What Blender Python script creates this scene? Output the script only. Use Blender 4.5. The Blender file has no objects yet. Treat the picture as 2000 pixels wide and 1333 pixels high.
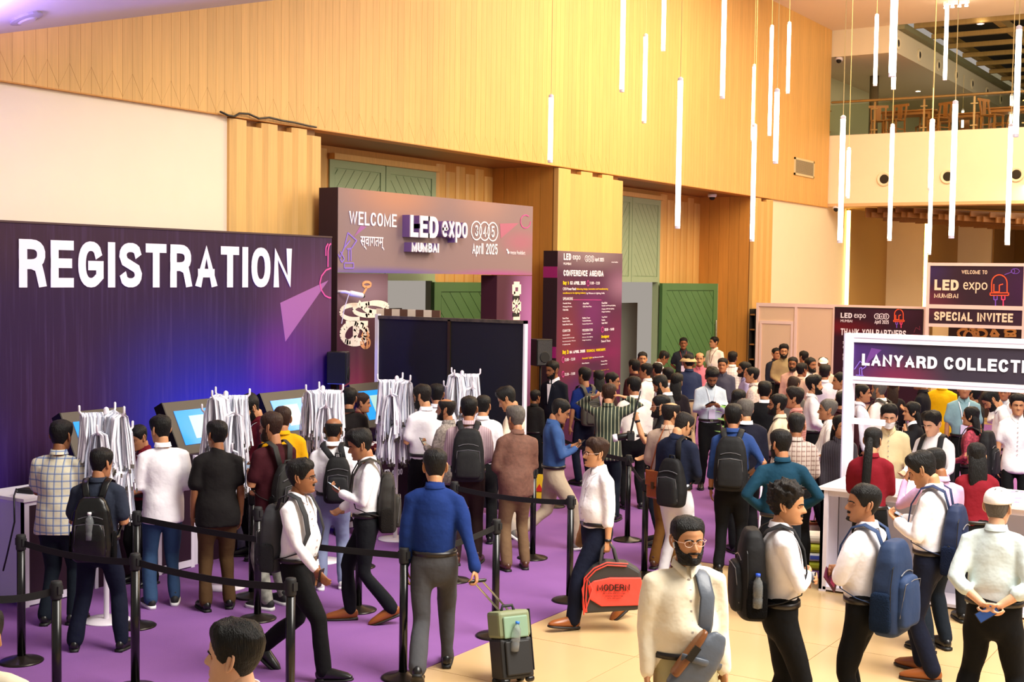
import bpy, bmesh, math, random
from math import sin, cos, pi, radians as R_, sqrt, atan2, exp
from mathutils import Vector as V, Matrix as M, noise
random.seed(7)
S = bpy.context.scene; COL = S.collection; D = bpy.data
# ------------------------------------------------------------------ camera
F = 2577.33; CH = 3.07
WR = M(((0.84599189, -0.03848231, 0.53180526), (0.53301312, 0.03493286, -0.84538554), (0.01395491, 0.99864849, 0.05006449)))
cd_ = D.cameras.new('camera'); cam = D.objects.new('camera', cd_); COL.objects.link(cam)
cam.matrix_world = M.Translation((0, 0, CH)) @ WR.to_4x4()
cd_.sensor_width = 36; cd_.lens = F * 36 / 2000; cd_.clip_end = 300; cd_.clip_start = .05
S.camera = cam
def ray(px, py): return WR @ V(((px - 1000) / F, -(py - 666.5) / F, -1))
def floor_at(px, py, z=0.0):
    d = ray(px, py); t = (z - CH) / d.z; return V((d.x * t, d.y * t, z))
def at_depth(px, py, t):
    d = ray(px, py); return V((d.x * t, d.y * t, CH + d.z * t))
# ------------------------------------------------------------------ world, lights, exposure
S.view_settings.view_transform = 'Standard'; S.view_settings.look = 'None'
S.view_settings.gamma = 1; S.view_settings.use_curve_mapping = False
S.view_settings.exposure = 0.34
W = D.worlds.new('world'); S.world = W; W.use_nodes = True
W.node_tree.nodes['Background'].inputs[0].default_value = (1.0, 0.90, 0.80, 1)
W.node_tree.nodes['Background'].inputs[1].default_value = 0.30
def light(kind, name, loc, target, energy, color, size=1.0, size_y=None, spot=None):
    l = D.lights.new(name, kind); l.energy = energy; l.color = color
    if kind == 'AREA':
        l.shape = 'RECTANGLE'; l.size = size; l.size_y = size_y or size
    elif kind == 'SPOT':
        l.spot_size = R_(spot or 60); l.spot_blend = .8; l.shadow_soft_size = size
    else: l.shadow_soft_size = size
    o = D.objects.new(name, l); COL.objects.link(o); o.location = loc
    o.rotation_euler = (V(target) - V(loc)).to_track_quat('-Z', 'Y').to_euler()
    return o
WARM = (1, .80, .55)
hl_ = light('AREA', 'hall_ceiling_light', (1.0, 9, 9.3), (-3.4, 10.5, 0), 1300, (1, .94, .86), 6, 9); hl_.data.spread = R_(120)
light('AREA', 'rear_ceiling_light', (-4, 24, 9.0), (-5, 24, 0), 1350, (1, .80, .56), 8, 12)
light('AREA', 'wall_wash_light', (-7.5, 20, 9.4), (-11.8, 19, 6.6), 620, (1, .76, .40), 1.5, 16)
light('AREA', 'gallery_light', (-4.0, 30, 9.2), (-5, 35, 5.5), 520, (1, .74, .42), 8, 2)
light('AREA', 'under_gallery_light', (-6, 37, 4.9), (-8, 36.5, 0), 420, (1, .80, .5), 6, 3)
light('AREA', 'upper_room_light', (-4, 39, 10.4), (-5, 38, 7), 260, (.95, 1, .86), 6, 5)
light('SPOT', 'blue_uplight', (-10.85, 11.6, .3), (-11.3, 11.6, 1.7), 260, (.10, .12, 1), .2, spot=150)
light('SPOT', 'violet_uplight', (-10.8, 7.6, .3), (-11.3, 7.4, 1.3), 90, (.30, .10, 1), .2, spot=150)
light('SPOT', 'violet_cove_light', (-10.7, 7.4, 5.05), (-10.9, 8.2, 6.2), 330, (.46, .32, 1), .2, spot=110)
# ------------------------------------------------------------------ materials
MATS = {}
def lin(c): return tuple((x / 12.92 if x <= .04045 else ((x + .055) / 1.055) ** 2.4) for x in c)
def hexc(h): return lin(tuple(int(h[i:i + 2], 16) / 255 for i in (0, 2, 4)))
def N(nt, t, **kw):
    n = nt.nodes.new(t)
    for k, v in kw.items(): setattr(n, k, v)
    return n
def mat(name, col, rough=.6, metal=0, bump=0, bscale=40, bstretch=(1, 1, 1), var=0, vscale=3, spec=.5, emit=None, estr=0, trans=0, sheen=0, bdist=.01, alpha=1, coord='Object'):
    if name in MATS: return MATS[name]
    m = D.materials.new(name); m.use_nodes = True; nt = m.node_tree; b = nt.nodes['Principled BSDF']
    c = hexc(col) if isinstance(col, str) else lin(col)
    b.inputs['Base Color'].default_value = (*c, 1); b.inputs['Roughness'].default_value = rough
    b.inputs['Metallic'].default_value = metal; b.inputs['Specular IOR Level'].default_value = spec
    if emit: b.inputs['Emission Color'].default_value = (*hexc(emit), 1); b.inputs['Emission Strength'].default_value = estr
    if trans: b.inputs['Transmission Weight'].default_value = trans; b.inputs['IOR'].default_value = 1.1 if trans > .95 else 1.4
    if sheen: b.inputs['Sheen Weight'].default_value = sheen
    if bump or var:
        tc = N(nt, 'ShaderNodeTexCoord'); mp = N(nt, 'ShaderNodeMapping'); mp.inputs['Scale'].default_value = bstretch
        nt.links.new(tc.outputs[coord], mp.inputs[0])
    if bump:
        nz = N(nt, 'ShaderNodeTexNoise'); nz.inputs['Scale'].default_value = bscale; nz.inputs['Detail'].default_value = 3
        bp = N(nt, 'ShaderNodeBump'); bp.inputs['Strength'].default_value = bump; bp.inputs['Distance'].default_value = bdist
        nt.links.new(mp.outputs[0], nz.inputs[0]); nt.links.new(nz.outputs[0], bp.inputs['Height']); nt.links.new(bp.outputs[0], b.inputs['Normal'])
    if var:
        n2 = N(nt, 'ShaderNodeTexNoise'); n2.inputs['Scale'].default_value = vscale; n2.inputs['Detail'].default_value = 4
        nt.links.new(mp.outputs[0], n2.inputs[0])
        hs = N(nt, 'ShaderNodeHueSaturation'); hs.inputs['Color'].default_value = (*c, 1)
        mr = N(nt, 'ShaderNodeMapRange'); mr.inputs[1].default_value = .3; mr.inputs[2].default_value = .7
        mr.inputs[3].default_value = 1 - var; mr.inputs[4].default_value = 1 + var
        nt.links.new(n2.outputs[0], mr.inputs[0]); nt.links.new(mr.outputs[0], hs.inputs['Value']); nt.links.new(hs.outputs[0], b.inputs['Base Color'])
    MATS[name] = m; return m
def wood(name, col, var=.07, rough=.5, objrand=.06):
    if name in MATS: return MATS[name]
    m = mat(name, col, rough, bump=.15, bscale=9, bstretch=(6, 6, .35), var=var, vscale=4)
    nt = m.node_tree; hs = [n for n in nt.nodes if n.type == 'HUE_SAT'][0]; b = nt.nodes['Principled BSDF']
    oi = N(nt, 'ShaderNodeObjectInfo'); mr = N(nt, 'ShaderNodeMapRange'); mr.inputs[3].default_value = 1 - objrand; mr.inputs[4].default_value = 1 + objrand
    h2 = N(nt, 'ShaderNodeHueSaturation'); nt.links.new(oi.outputs['Random'], mr.inputs[0]); nt.links.new(mr.outputs[0], h2.inputs['Value'])
    nt.links.new(hs.outputs[0], h2.inputs['Color']); nt.links.new(h2.outputs[0], b.inputs['Base Color']); return m
def pattern(name, base, lines, rough=.75):
    """woven cloth: lines = [(axis vector, period m, duty, colour, strength)] laid over the base colour"""
    m = mat(name, base, rough, bump=.25, bscale=14, bdist=.02, sheen=.1); nt = m.node_tree; b = nt.nodes['Principled BSDF']
    tc = N(nt, 'ShaderNodeTexCoord'); prev = None
    for ax, per, duty, col, st in lines:
        dt = N(nt, 'ShaderNodeVectorMath', operation='DOT_PRODUCT'); dt.inputs[1].default_value = ax
        nt.links.new(tc.outputs['Object'], dt.inputs[0])
        m1 = N(nt, 'ShaderNodeMath', operation='DIVIDE'); m1.inputs[1].default_value = per; nt.links.new(dt.outputs['Value'], m1.inputs[0])
        m2 = N(nt, 'ShaderNodeMath', operation='FLOORED_MODULO'); m2.inputs[1].default_value = 1; nt.links.new(m1.outputs[0], m2.inputs[0])
        m3 = N(nt, 'ShaderNodeMath', operation='LESS_THAN'); m3.inputs[1].default_value = duty; nt.links.new(m2.outputs[0], m3.inputs[0])
        m4 = N(nt, 'ShaderNodeMath', operation='MULTIPLY'); m4.inputs[1].default_value = st; nt.links.new(m3.outputs[0], m4.inputs[0])
        mx = N(nt, 'ShaderNodeMix', data_type='RGBA'); nt.links.new(m4.outputs[0], mx.inputs['Factor'])
        if prev: nt.links.new(prev, mx.inputs['A'])
        else: mx.inputs['A'].default_value = (*hexc(base), 1)
        mx.inputs['B'].default_value = (*hexc(col), 1); prev = mx.outputs['Result']
    nt.links.new(prev, b.inputs['Base Color']); return m
def deep(h):
    """camera contrast put into the colour: dark cloth and bags darkened, pale ones kept"""
    c = [int(h[i:i + 2], 16) / 255 for i in (0, 2, 4)]; l = .3 * c[0] + .59 * c[1] + .11 * c[2]; t = max(0, min(1, (l - .3) / .5)); k = .74 + .26 * t * t * (3 - 2 * t)
    return ''.join('%02x' % int(255 * x * k) for x in c)
def cloth(name, col, rough=.85, var=.05): return mat(name, deep(col), rough, bump=.4, bscale=7, bdist=.04, var=var, vscale=5, spec=.2)
def printed(name, base, blobs, rough=.45, bump=0, streak=0):
    """flat colour (world x,y,z centre, radius, colour, strength)"""
    m = mat(name, base, rough + .1, spec=.25); nt = m.node_tree; b = nt.nodes['Principled BSDF']; geo = N(nt, 'ShaderNodeNewGeometry'); prev = None
    for cen, rad, col, st in blobs:
        sb = N(nt, 'ShaderNodeVectorMath', operation='SUBTRACT'); sb.inputs[1].default_value = cen; nt.links.new(geo.outputs['Position'], sb.inputs[0])
        sc = N(nt, 'ShaderNodeVectorMath', operation='DIVIDE'); sc.inputs[1].default_value = rad; nt.links.new(sb.outputs[0], sc.inputs[0])
        ln = N(nt, 'ShaderNodeVectorMath', operation='LENGTH'); nt.links.new(sc.outputs[0], ln.inputs[0])
        mr = N(nt, 'ShaderNodeMapRange', interpolation_type='SMOOTHSTEP'); mr.inputs[1].default_value = 1; mr.inputs[2].default_value = 0
        mr.inputs[3].default_value = 0; mr.inputs[4].default_value = st; nt.links.new(ln.outputs['Value'], mr.inputs[0])
        mx = N(nt, 'ShaderNodeMix', data_type='RGBA'); nt.links.new(mr.outputs[0], mx.inputs['Factor'])
        if prev: nt.links.new(prev, mx.inputs['A'])
        else: mx.inputs['A'].default_value = (*hexc(base), 1)
        mx.inputs['B'].default_value = (*hexc(col), 1); prev = mx.outputs['Result']
    if streak:
        tc = N(nt, 'ShaderNodeMapping'); tc.inputs['Scale'].default_value = (1, 9, .35); nt.links.new(geo.outputs['Position'], tc.inputs[0])
        nz = N(nt, 'ShaderNodeTexNoise'); nz.inputs['Scale'].default_value = 3; nz.inputs['Detail'].default_value = 5; nt.links.new(tc.outputs[0], nz.inputs[0])
        mr = N(nt, 'ShaderNodeMapRange'); mr.inputs[1].default_value = .5; mr.inputs[2].default_value = .75; mr.inputs[4].default_value = streak
        nt.links.new(nz.outputs[0], mr.inputs[0]); mx = N(nt, 'ShaderNodeMix', data_type='RGBA'); nt.links.new(mr.outputs[0], mx.inputs['Factor'])
        nt.links.new(prev, mx.inputs['A']); mx.inputs['B'].default_value = (*hexc('8a6fb4'), 1); prev = mx.outputs['Result']
    nt.links.new(prev, b.inputs['Base Color']); return m
# ------------------------------------------------------------------ mesh helpers
class MB:
    def __init__(s): s.v = []; s.f = []; s.mi = []
    def add(s, vs, fs, mi=0):
        o = len(s.v); s.v += [tuple(p) for p in vs]; s.f += [tuple(i + o for i in f) for f in fs]; s.mi += [mi] * len(fs)
    def box(s, x0, x1, y0, y1, z0, z1, mi=0, mx=None):
        vs = [V((x, y, z)) for x in (x0, x1) for y in (y0, y1) for z in (z0, z1)]
        if mx: vs = [mx @ p for p in vs]
        s.add(vs, [(0, 1, 3, 2), (4, 6, 7, 5), (0, 4, 5, 1), (2, 3, 7, 6), (0, 2, 6, 4), (1, 5, 7, 3)], mi); return s
    def bar(s, a, b, w, h, mi=0, up=V((0, 0, 1))):
        a = V(a); b = V(b); d = (b - a); L = d.length; d.normalize()
        if abs(d.dot(up)) > .99: up = V((0, 1, 0))
        x = d.cross(up).normalized(); z = x.cross(d).normalized()
        mx = M((x, d, z)).transposed().to_4x4(); mx.translation = a
        return s.box(-w / 2, w / 2, 0, L, -h / 2, h / 2, mi, mx)
    def tube(s, pts, rs, n=8, mi=0, cap='round', sq=None, ref=None):
        """swept tube; rs radius or list of radius or (ra, rb) pairs; ref = direction of first radius"""
        pts = [V(p) for p in pts]; k = len(pts)
        rs = [rs] * k if not isinstance(rs, (list, tuple)) else list(rs)
        rs = [(r, r) if not isinstance(r, (list, tuple)) else r for r in rs]
        tg = [((pts[min(i + 1, k - 1)] - pts[max(i - 1, 0)]).normalized()) for i in range(k)]
        if ref is None: ref = V((1, 0, 0)) if abs(tg[0].x) < .8 else V((0, 1, 0))
        ref = V(ref); rings = []; u = None
        for i in range(k):
            base = ref if u is None else u
            u = base - tg[i] * base.dot(tg[i])
            if u.length < 1e-4: u = V((0, 1, 0)) - tg[i] * tg[i].y
            u.normalize(); w = tg[i].cross(u); rings.append((pts[i], u.copy(), w, *rs[i]))
        R = []
        if cap == 'round':
            p, u0, w0, a, b = rings[0]; m = min(a, b)
            for c, q in ((.98, .18), (.72, .66), (.3, .93)): R.append((p - tg[0] * m * c, u0, w0, a * q, b * q))
        R += rings
        if cap in ('round', 'end'):
            p, u0, w0, a, b = rings[-1]; m = min(a, b)
            for c, q in ((.3, .93), (.72, .66), (.98, .18)): R.append((p + tg[-1] * m * c, u0, w0, a * q, b * q))
        vs = []
        for p, u0, w0, a, b in R:
            for j in range(n):
                t = 2 * pi * j / n; vs.append(p + u0 * (a * cos(t)) + w0 * (b * sin(t)))
        fs = [(i * n + j, i * n + (j + 1) % n, (i + 1) * n + (j + 1) % n, (i + 1) * n + j) for i in range(len(R) - 1) for j in range(n)]
        fs.append(tuple(reversed(range(n)))); fs.append(tuple((len(R) - 1) * n + j for j in range(n)))
        s.add(vs, fs, mi); return s
    def prism(s, poly, off, mi=0):
        """poly: list of 3-D points; off: extrusion vector"""
        n = len(poly); off = V(off); vs = [V(p) for p in poly] + [V(p) + off for p in poly]
        s.add(vs, [tuple(reversed(range(n))), tuple(range(n, 2 * n))] + [(i, (i + 1) % n, n + (i + 1) % n, n + i) for i in range(n)], mi); return s
    def lathe(s, prof, n=20, cen=(0, 0, 0), mi=0, mx=None):
        cen = V(cen); vs = []
        for r, z in prof:
            for j in range(n):
                t = 2 * pi * j / n; p = V((r * cos(t), r * sin(t), z)); vs.append(cen + (mx @ p if mx else p))
        fs = [(i * n + j, i * n + (j + 1) % n, (i + 1) * n + (j + 1) % n, (i + 1) * n + j) for i in range(len(prof) - 1) for j in range(n)]
        fs += [tuple(reversed(range(n))), tuple((len(prof) - 1) * n + j for j in range(n))]
        s.add(vs, fs, mi); return s
    def mesh(s, name, mats, smooth=False):
        me = D.meshes.new(name); me.from_pydata(s.v, [], s.f)
        for m in (mats if isinstance(mats, (list, tuple)) else [mats]): me.materials.append(m)
        if any(s.mi): me.polygons.foreach_set('material_index', s.mi)
        if smooth: me.polygons.foreach_set('use_smooth', [True] * len(me.polygons))
        bm = bmesh.new(); bm.from_mesh(me); bmesh.ops.recalc_face_normals(bm, faces=bm.faces); bm.to_mesh(me); bm.free()
        me.update(); return me
    def build(s, name, mats, parent=None, smooth=False, bevel=0):
        o = D.objects.new(name, s.mesh(name, mats, smooth)); COL.objects.link(o)
        if parent: o.parent = parent
        if bevel:
            b = o.modifiers.new('bevel', 'BEVEL'); b.width = bevel; b.segments = 2; b.limit_method = 'ANGLE'
        return o
def rgd(o, label=None, cat=None, group=None, kind=None):
    if label: o['label'] = label
    if cat: o['category'] = cat
    if group: o['group'] = group
    if kind: o['kind'] = kind
    return o
def thing(name, label, cat, loc=(0, 0, 0), rz=0, group=None):
    o = D.objects.new(name, None); COL.objects.link(o); o.location = loc; o.rotation_euler = (0, 0, rz)
    o.empty_display_size = .1
    return rgd(o, label, cat, group)
def copy_tree(o, parent=None):
    c = o.copy(); COL.objects.link(c)
    if parent: c.parent = parent
    for ch in o.children: copy_tree(ch, c)
    return c
class Plane:
    """vertical plane: 'X' faces +x (u = y), 'Y' faces -y (u = x); d = distance proud of it"""
    def __init__(s, kind, c): s.k = kind; s.c = c
    def w(s, u, v, d=0): return V((s.c + d, u, v)) if s.k == 'X' else V((u, s.c - d, v))
    def pt(s, px, py):
        d = ray(px, py); t = s.c / (d.x if s.k == 'X' else d.y); p = V((d.x * t, d.y * t, CH + d.z * t))
        return (p.y if s.k == 'X' else p.x), p.z
    def box(s, mb, u0, u1, v0, v1, d0, d1, mi=0):
        if s.k == 'X': mb.box(s.c + d0, s.c + d1, u0, u1, v0, v1, mi)
        else: mb.box(u0, u1, s.c - d1, s.c - d0, v0, v1, mi)
    def rot(s): return M(((0, 0, 1), (1, 0, 0), (0, 1, 0))) if s.k == 'X' else M(((1, 0, 0), (0, 0, -1), (0, 1, 0)))
    def poly(s, mb, pts, d0, d1, mi=0): mb.prism([s.w(u, v, d0) for u, v in pts], s.w(0, 0, d1) - s.w(0, 0, d0), mi)
    def stroke(s, mb, pts, wid, d=.004, mi=0, closed=False):
        n = len(pts)
        for i in range(n if closed else n - 1):
            a, b = pts[i], pts[(i + 1) % n]; dd = d + .0011 * (i % 3); mb.bar(s.w(*a, dd), s.w(*b, dd), wid, .004, mi, up=s.w(0, 0, 1) - s.w(0, 0, 0))
def _arc(cx, cy, rx, ry, a0, a1, n=9, e=.86):
    o = []
    for k in range(n + 1):
        a = R_(a0 + (a1 - a0) * k / n); c_, s_ = cos(a), sin(a); o.append((cx + rx * math.copysign(abs(c_) ** e, c_), cy + ry * math.copysign(abs(s_) ** e, s_)))
    return o
def _bowl(y0, y1, x0=0, x1=1, k=.45): return [(x0, y0), (x0 + (x1 - x0) * k, y0)] + _arc(x0 + (x1 - x0) * k, (y0 + y1) / 2, (x1 - x0) * (1 - k), (y1 - y0) / 2, -90, 90)[1:-1] + [(x0 + (x1 - x0) * k, y1), (x0, y1)]
_O = _arc(.5, .5, .5, .5, 90, 450, 24); _S = _arc(.5, .75, .5, .25, 20, 180, 8) + [(.12, .6), (.5, .5), (.88, .4)] + _arc(.5, .25, .5, .25, 0, -160, 8)
def _lo(p): return [(x, y * .72) for x, y in p]
GL = {  # condensed sans glyphs as centre lines: width factor, strokes
 'A': (1.05, [[(0, 0), (.5, 1), (1, 0)], [(.17, .30), (.83, .30)]]), 'B': (.95, [_bowl(0, .52), _bowl(.52, 1, 0, .94), [(0, 0), (0, 1)]]), 'C': (.95, [_arc(.5, .5, .5, .5, 35, 325, 18)]), 'D': (.95, [_bowl(0, 1, 0, 1, .35), [(0, 0), (0, 1)]]),
 'E': (.8, [[(1, 1), (0, 1), (0, 0), (1, 0)], [(0, .52), (.88, .52)]]), 'F': (.78, [[(1, 1), (0, 1), (0, 0)], [(0, .5), (.85, .5)]]), 'G': (.98, [_arc(.5, .5, .5, .5, 35, 300, 18) + [(1, .18), (1, .47), (.55, .47)]]), 'H': (.95, [[(0, 0), (0, 1)], [(1, 0), (1, 1)], [(0, .52), (1, .52)]]),
 'I': (.0, [[(0, 0), (0, 1)]]), 'J': (.7, [[(1, 1), (1, .25)] + _arc(.5, .25, .5, .25, 0, -180, 8)]), 'K': (.98, [[(0, 0), (0, 1)], [(1, 1), (0, .38)], [(.3, .58), (1, 0)]]), 'L': (.75, [[(0, 1), (0, 0), (1, 0)]]), 'M': (1.25, [[(0, 0), (0, 1), (.5, .1), (1, 1), (1, 0)]]),
 'N': (.97, [[(0, 0), (0, 1), (1, 0), (1, 1)]]), 'O': (.98, [_O]), 'P': (.9, [_bowl(.45, 1), [(0, 0), (0, 1)]]), 'Q': (1, [_O, [(.6, .2), (1, -.05)]]), 'R': (.95, [_bowl(.48, 1, 0, .96), [(0, 0), (0, 1)], [(.5, .48), (.82, .4), (.92, .2), (1, 0)]]), 'S': (.9, [_S]), 'T': (.85, [[(0, 1), (1, 1)], [(.5, 0), (.5, 1)]]),
 'U': (.95, [[(0, 1), (0, .28)] + _arc(.5, .28, .5, .28, 180, 360, 10) + [(1, .28), (1, 1)]]), 'V': (1, [[(0, 1), (.5, 0), (1, 1)]]), 'W': (1.45, [[(0, 1), (.26, 0), (.5, .95), (.74, 0), (1, 1)]]), 'X': (1, [[(0, 0), (1, 1)], [(0, 1), (1, 0)]]), 'Y': (1, [[(0, 1), (.5, .45), (1, 1)], [(.5, .45), (.5, 0)]]), 'Z': (.85, [[(0, 1), (1, 1), (0, 0), (1, 0)]]),
 'a': (.75, [_lo(_arc(.5, .78, .5, .22, 160, 0, 6)) + [(1, 0)], [(1, .42), (.4, .4)] + _lo(_arc(.42, .28, .42, .28, 100, 270, 7)) + [(1, .14)]]), 'd': (.8, [_lo(_O), [(1, 0), (1, 1)]]), 'e': (.8, [[(0, .36), (1, .36)] + _lo(_arc(.5, .5, .5, .5, 0, 315, 16))]), 'g': (.8, [_lo(_O), [(1, .72), (1, -.15)] + _arc(.5, -.1, .5, .2, 0, -160, 6)]), 'i': (.0, [[(0, 0), (0, .72)], [(0, .9), (0, 1)]]), 'l': (.0, [[(0, 0), (0, 1)]]), 'h': (.75, [[(0, 0), (0, 1)], [(0, .5)] + _lo(_arc(.5, .7, .5, .3, 150, 0, 6)) + [(1, 0)]]), 'n': (.75, [[(0, 0), (0, .72)], [(0, .5)] + _lo(_arc(.5, .7, .5, .3, 150, 0, 6)) + [(1, 0)]]),
 'o': (.82, [_lo(_O)]), 'p': (.8, [[(0, -.28), (0, .72)], _lo(_O)]), 'r': (.45, [[(0, 0), (0, .72)], [(0, .5), (.4, .68), (1, .71)]]), 's': (.7, [_lo(_S)]), 't': (.5, [[(.4, 1), (.4, .12), (.6, 0), (1, .0)], [(0, .72), (1, .72)]]), 'u': (.75, [_lo([(0, 1), (0, .28)] + _arc(.5, .28, .5, .28, 180, 360, 8)), [(1, 0), (1, .72)]]), 'x': (.82, [[(0, 0), (1, .72)], [(0, .72), (1, 0)]]), 'y': (.8, [[(0, .72), (.5, 0)], [(1, .72), (.4, -.2), (.0, -.25)]]), 'm': (1.2, [[(0, 0), (0, .72)], [(0, .6), (.25, .72), (.5, .6), (.5, 0)], [(.5, .6), (.75, .72), (1, .6), (1, 0)]]), 'f': (.5, [[(.4, 0), (.4, .85), (.6, 1), (1, 1)], [(0, .7), (1, .7)]]), 'k': (.75, [[(0, 0), (0, 1)], [(1, .72), (0, .25)], [(.35, .42), (1, 0)]]),
 '0': (.8, [_O]), '1': (.35, [[(0, .75), (1, 1), (1, 0)]]), '2': (.8, [_arc(.5, .72, .5, .28, 170, -30, 9) + [(0, 0), (1, 0)]]), '3': (.8, [_arc(.5, .75, .46, .25, 150, -80, 8) + _arc(.5, .26, .5, .26, 80, -160, 8)]), '4': (.85, [[(.75, 0), (.75, 1), (0, .28), (1, .28)]]), '5': (.8, [[(.9, 1), (.1, 1), (.05, .52)] + _arc(.5, .32, .5, .32, 130, -150, 9)]), ':': (.0, [[(0, .1), (0, .2)], [(0, .6), (0, .7)]]), '–': (.6, [[(0, .4), (1, .4)]]), ' ': (.35, [])}
def text(s, pl, bl, tr, m, parent, px=True, bold=.0, d=.004, ext=.002, name='lettering', sxh=None):
    """sign lettering on a plane fitted between bottom-left and top-right corners; a weight of its own, or the small built-in face"""
    a = pl.pt(*bl) if px else bl; b = pl.pt(*tr) if px else tr
    if bold <= 0 or any(c not in GL for c in s): return text_small(s, pl, a, b, m, parent, bold, d, ext, name)
    W_, H_ = b[0] - a[0], b[1] - a[1]; lowp = .28 if any(c in 'pgy' for c in s) and s[0].islower() else 0; hi = .72 if s in ('expo',) else 1
    wt = {.004: .155, .014: .205, .02: .215, .03: .235, .015: .19, .01: .15, .008: .16, .005: .13}.get(bold, .17); H = H_ / (hi + lowp); th = wt * H; y0 = a[1] + lowp * H
    CW = .50; adv = sum(GL[c][0] * CW * H + th + .16 * H * .75 for c in s) - .16 * H * .75; k = W_ / adv if not sxh else sxh; x = a[0]; mb = MB(); si = 0
    for c in s:
        gw, st = GL[c]; w = gw * CW * H * k; tx = th * k
        for p in st:
            q = [(x + tx / 2 + u * w, y0 + th / 2 * min(1, 1) + v * (H - th)) for u, v in p]; n = len(q); cl = (abs(q[0][0] - q[-1][0]) + abs(q[0][1] - q[-1][1])) < 1e-6; L = []; Rr = []
            for i in range(n):
                p0 = q[i - 1] if i else (q[-2] if cl else None); p1 = q[(i + 1)] if i < n - 1 else (q[1] if cl else None)
                ds = [((q[i][0] - p0[0]) / k, q[i][1] - p0[1])] if p0 else []
                if p1: ds.append(((p1[0] - q[i][0]) / k, p1[1] - q[i][1]))
                ns = [(-dy / max(1e-9, math.hypot(dx, dy)), dx / max(1e-9, math.hypot(dx, dy))) for dx, dy in ds]
                nx = sum(v[0] for v in ns); ny = sum(v[1] for v in ns); l = math.hypot(nx, ny) or 1; nx /= l; ny /= l; ml = min(1.9, 1 / max(.3, nx * ns[0][0] + ny * ns[0][1])); o = th / 2 * ml
                ex = (0, 0)
                if not cl and (i == 0 or i == n - 1): dx, dy = ds[0]; l = math.hypot(dx, dy) or 1; sg = -1 if i == 0 else 1; ex = (dx / l * th / 2 * sg * (1 if abs(dx) < abs(dy) * .25 or abs(dy) < abs(dx) * .05 else .3), dy / l * th / 2 * sg * (1 if abs(dx) < abs(dy) * .9 else .2))
                cy_ = (lambda t: min(max(t, y0), y0 + H)) if c.isupper() or c.isdigit() else (lambda t: t); L.append((q[i][0] + (nx * o + ex[0]) * k, cy_(q[i][1] + ny * o + ex[1]))); Rr.append((q[i][0] + (-nx * o + ex[0]) * k, cy_(q[i][1] - ny * o + ex[1])))
            pass
            si += 1; dz = d + 2 * ext + .0012 * (si % 3); vs = [pl.w(*t, dz) for t in L] + [pl.w(*t, dz) for t in Rr] + [pl.w(*t, d) for t in L] + [pl.w(*t, d) for t in Rr]
            fs = []
            for i in range(n - 1): fs += [(i, i + 1, n + i + 1, n + i), (i, i + 1, 2 * n + i + 1, 2 * n + i), (n + i, n + i + 1, 3 * n + i + 1, 3 * n + i)]
            fs += [(0, n, 3 * n, 2 * n), (n - 1, 2 * n - 1, 4 * n - 1, 3 * n - 1)]; mb.add(vs, fs)
        x += w + tx + .12 * H * k
    text.sx = k; return mb.build(name, m, parent)
def text_small(s, pl, a, b, m, parent, bold, d, ext, name):
    cu = D.curves.new('t', 'FONT'); cu.body = s; cu.extrude = ext; cu.offset = min(bold, .01); cu.resolution_u = 3
    o = D.objects.new('t', cu); me = D.meshes.new_from_object(o); D.objects.remove(o); D.curves.remove(cu)
    xs = [v.co.x for v in me.vertices]; ys = [v.co.y for v in me.vertices]
    if not xs: return None
    x0, x1, y0, y1 = min(xs), max(xs), min(ys), max(ys)
    sx = (b[0] - a[0]) / (x1 - x0); sy = (b[1] - a[1]) / (y1 - y0)
    R = pl.rot(); o3 = pl.w(a[0], a[1], d + ext)
    for v in me.vertices: v.co = R @ V(((v.co.x - x0) * sx, (v.co.y - y0) * sy, v.co.z)) + o3
    me.materials.clear(); me.materials.append(m); me.update()
    ob = D.objects.new(name, me); COL.objects.link(ob); ob.parent = parent
    return ob
# ------------------------------------------------------------------ setting
XW, XD, ZB, YE = -11.8, -13.2, 5.0, 34.6
m_wall = mat('cream_paint', 'f3e4cb', .8, var=.01)
m_white = mat('white_laminate', 'e9e2ee', .45)
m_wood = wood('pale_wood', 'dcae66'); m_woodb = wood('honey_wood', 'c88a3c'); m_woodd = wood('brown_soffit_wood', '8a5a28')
m_green = mat('green_paint', '9db592', .55, var=.03); m_green2 = mat('deep_green_paint', '4f7a48', .5, var=.04)
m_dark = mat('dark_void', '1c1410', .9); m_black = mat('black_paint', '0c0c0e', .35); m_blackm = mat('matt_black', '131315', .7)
m_steel = mat('steel', 'b8b4ac', .25, 1); m_brass = mat('dark_brass', '6a5a3c', .35, .9); m_prw = mat('print_white', 'efe9f6', .5)
m_pry = mat('print_yellow', 'f0d020', .5); m_prp = mat('print_pink', 'd8489c', .5); m_prv = mat('print_violet', '8a6ad8', .5)
m_carpet = mat('purple_carpet', '8a5c9c', .95, bump=.5, bscale=300, var=.05, vscale=1.5, spec=.15)
m_tile = mat('cream_marble', 'cdac7c', .2, var=.05, vscale=1.2, bstretch=(1, .5, 1))
m_ceil = mat('ceiling_white', 'f0e2d0', .85); m_grout = mat('grout', 'b39a74', .8)
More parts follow.
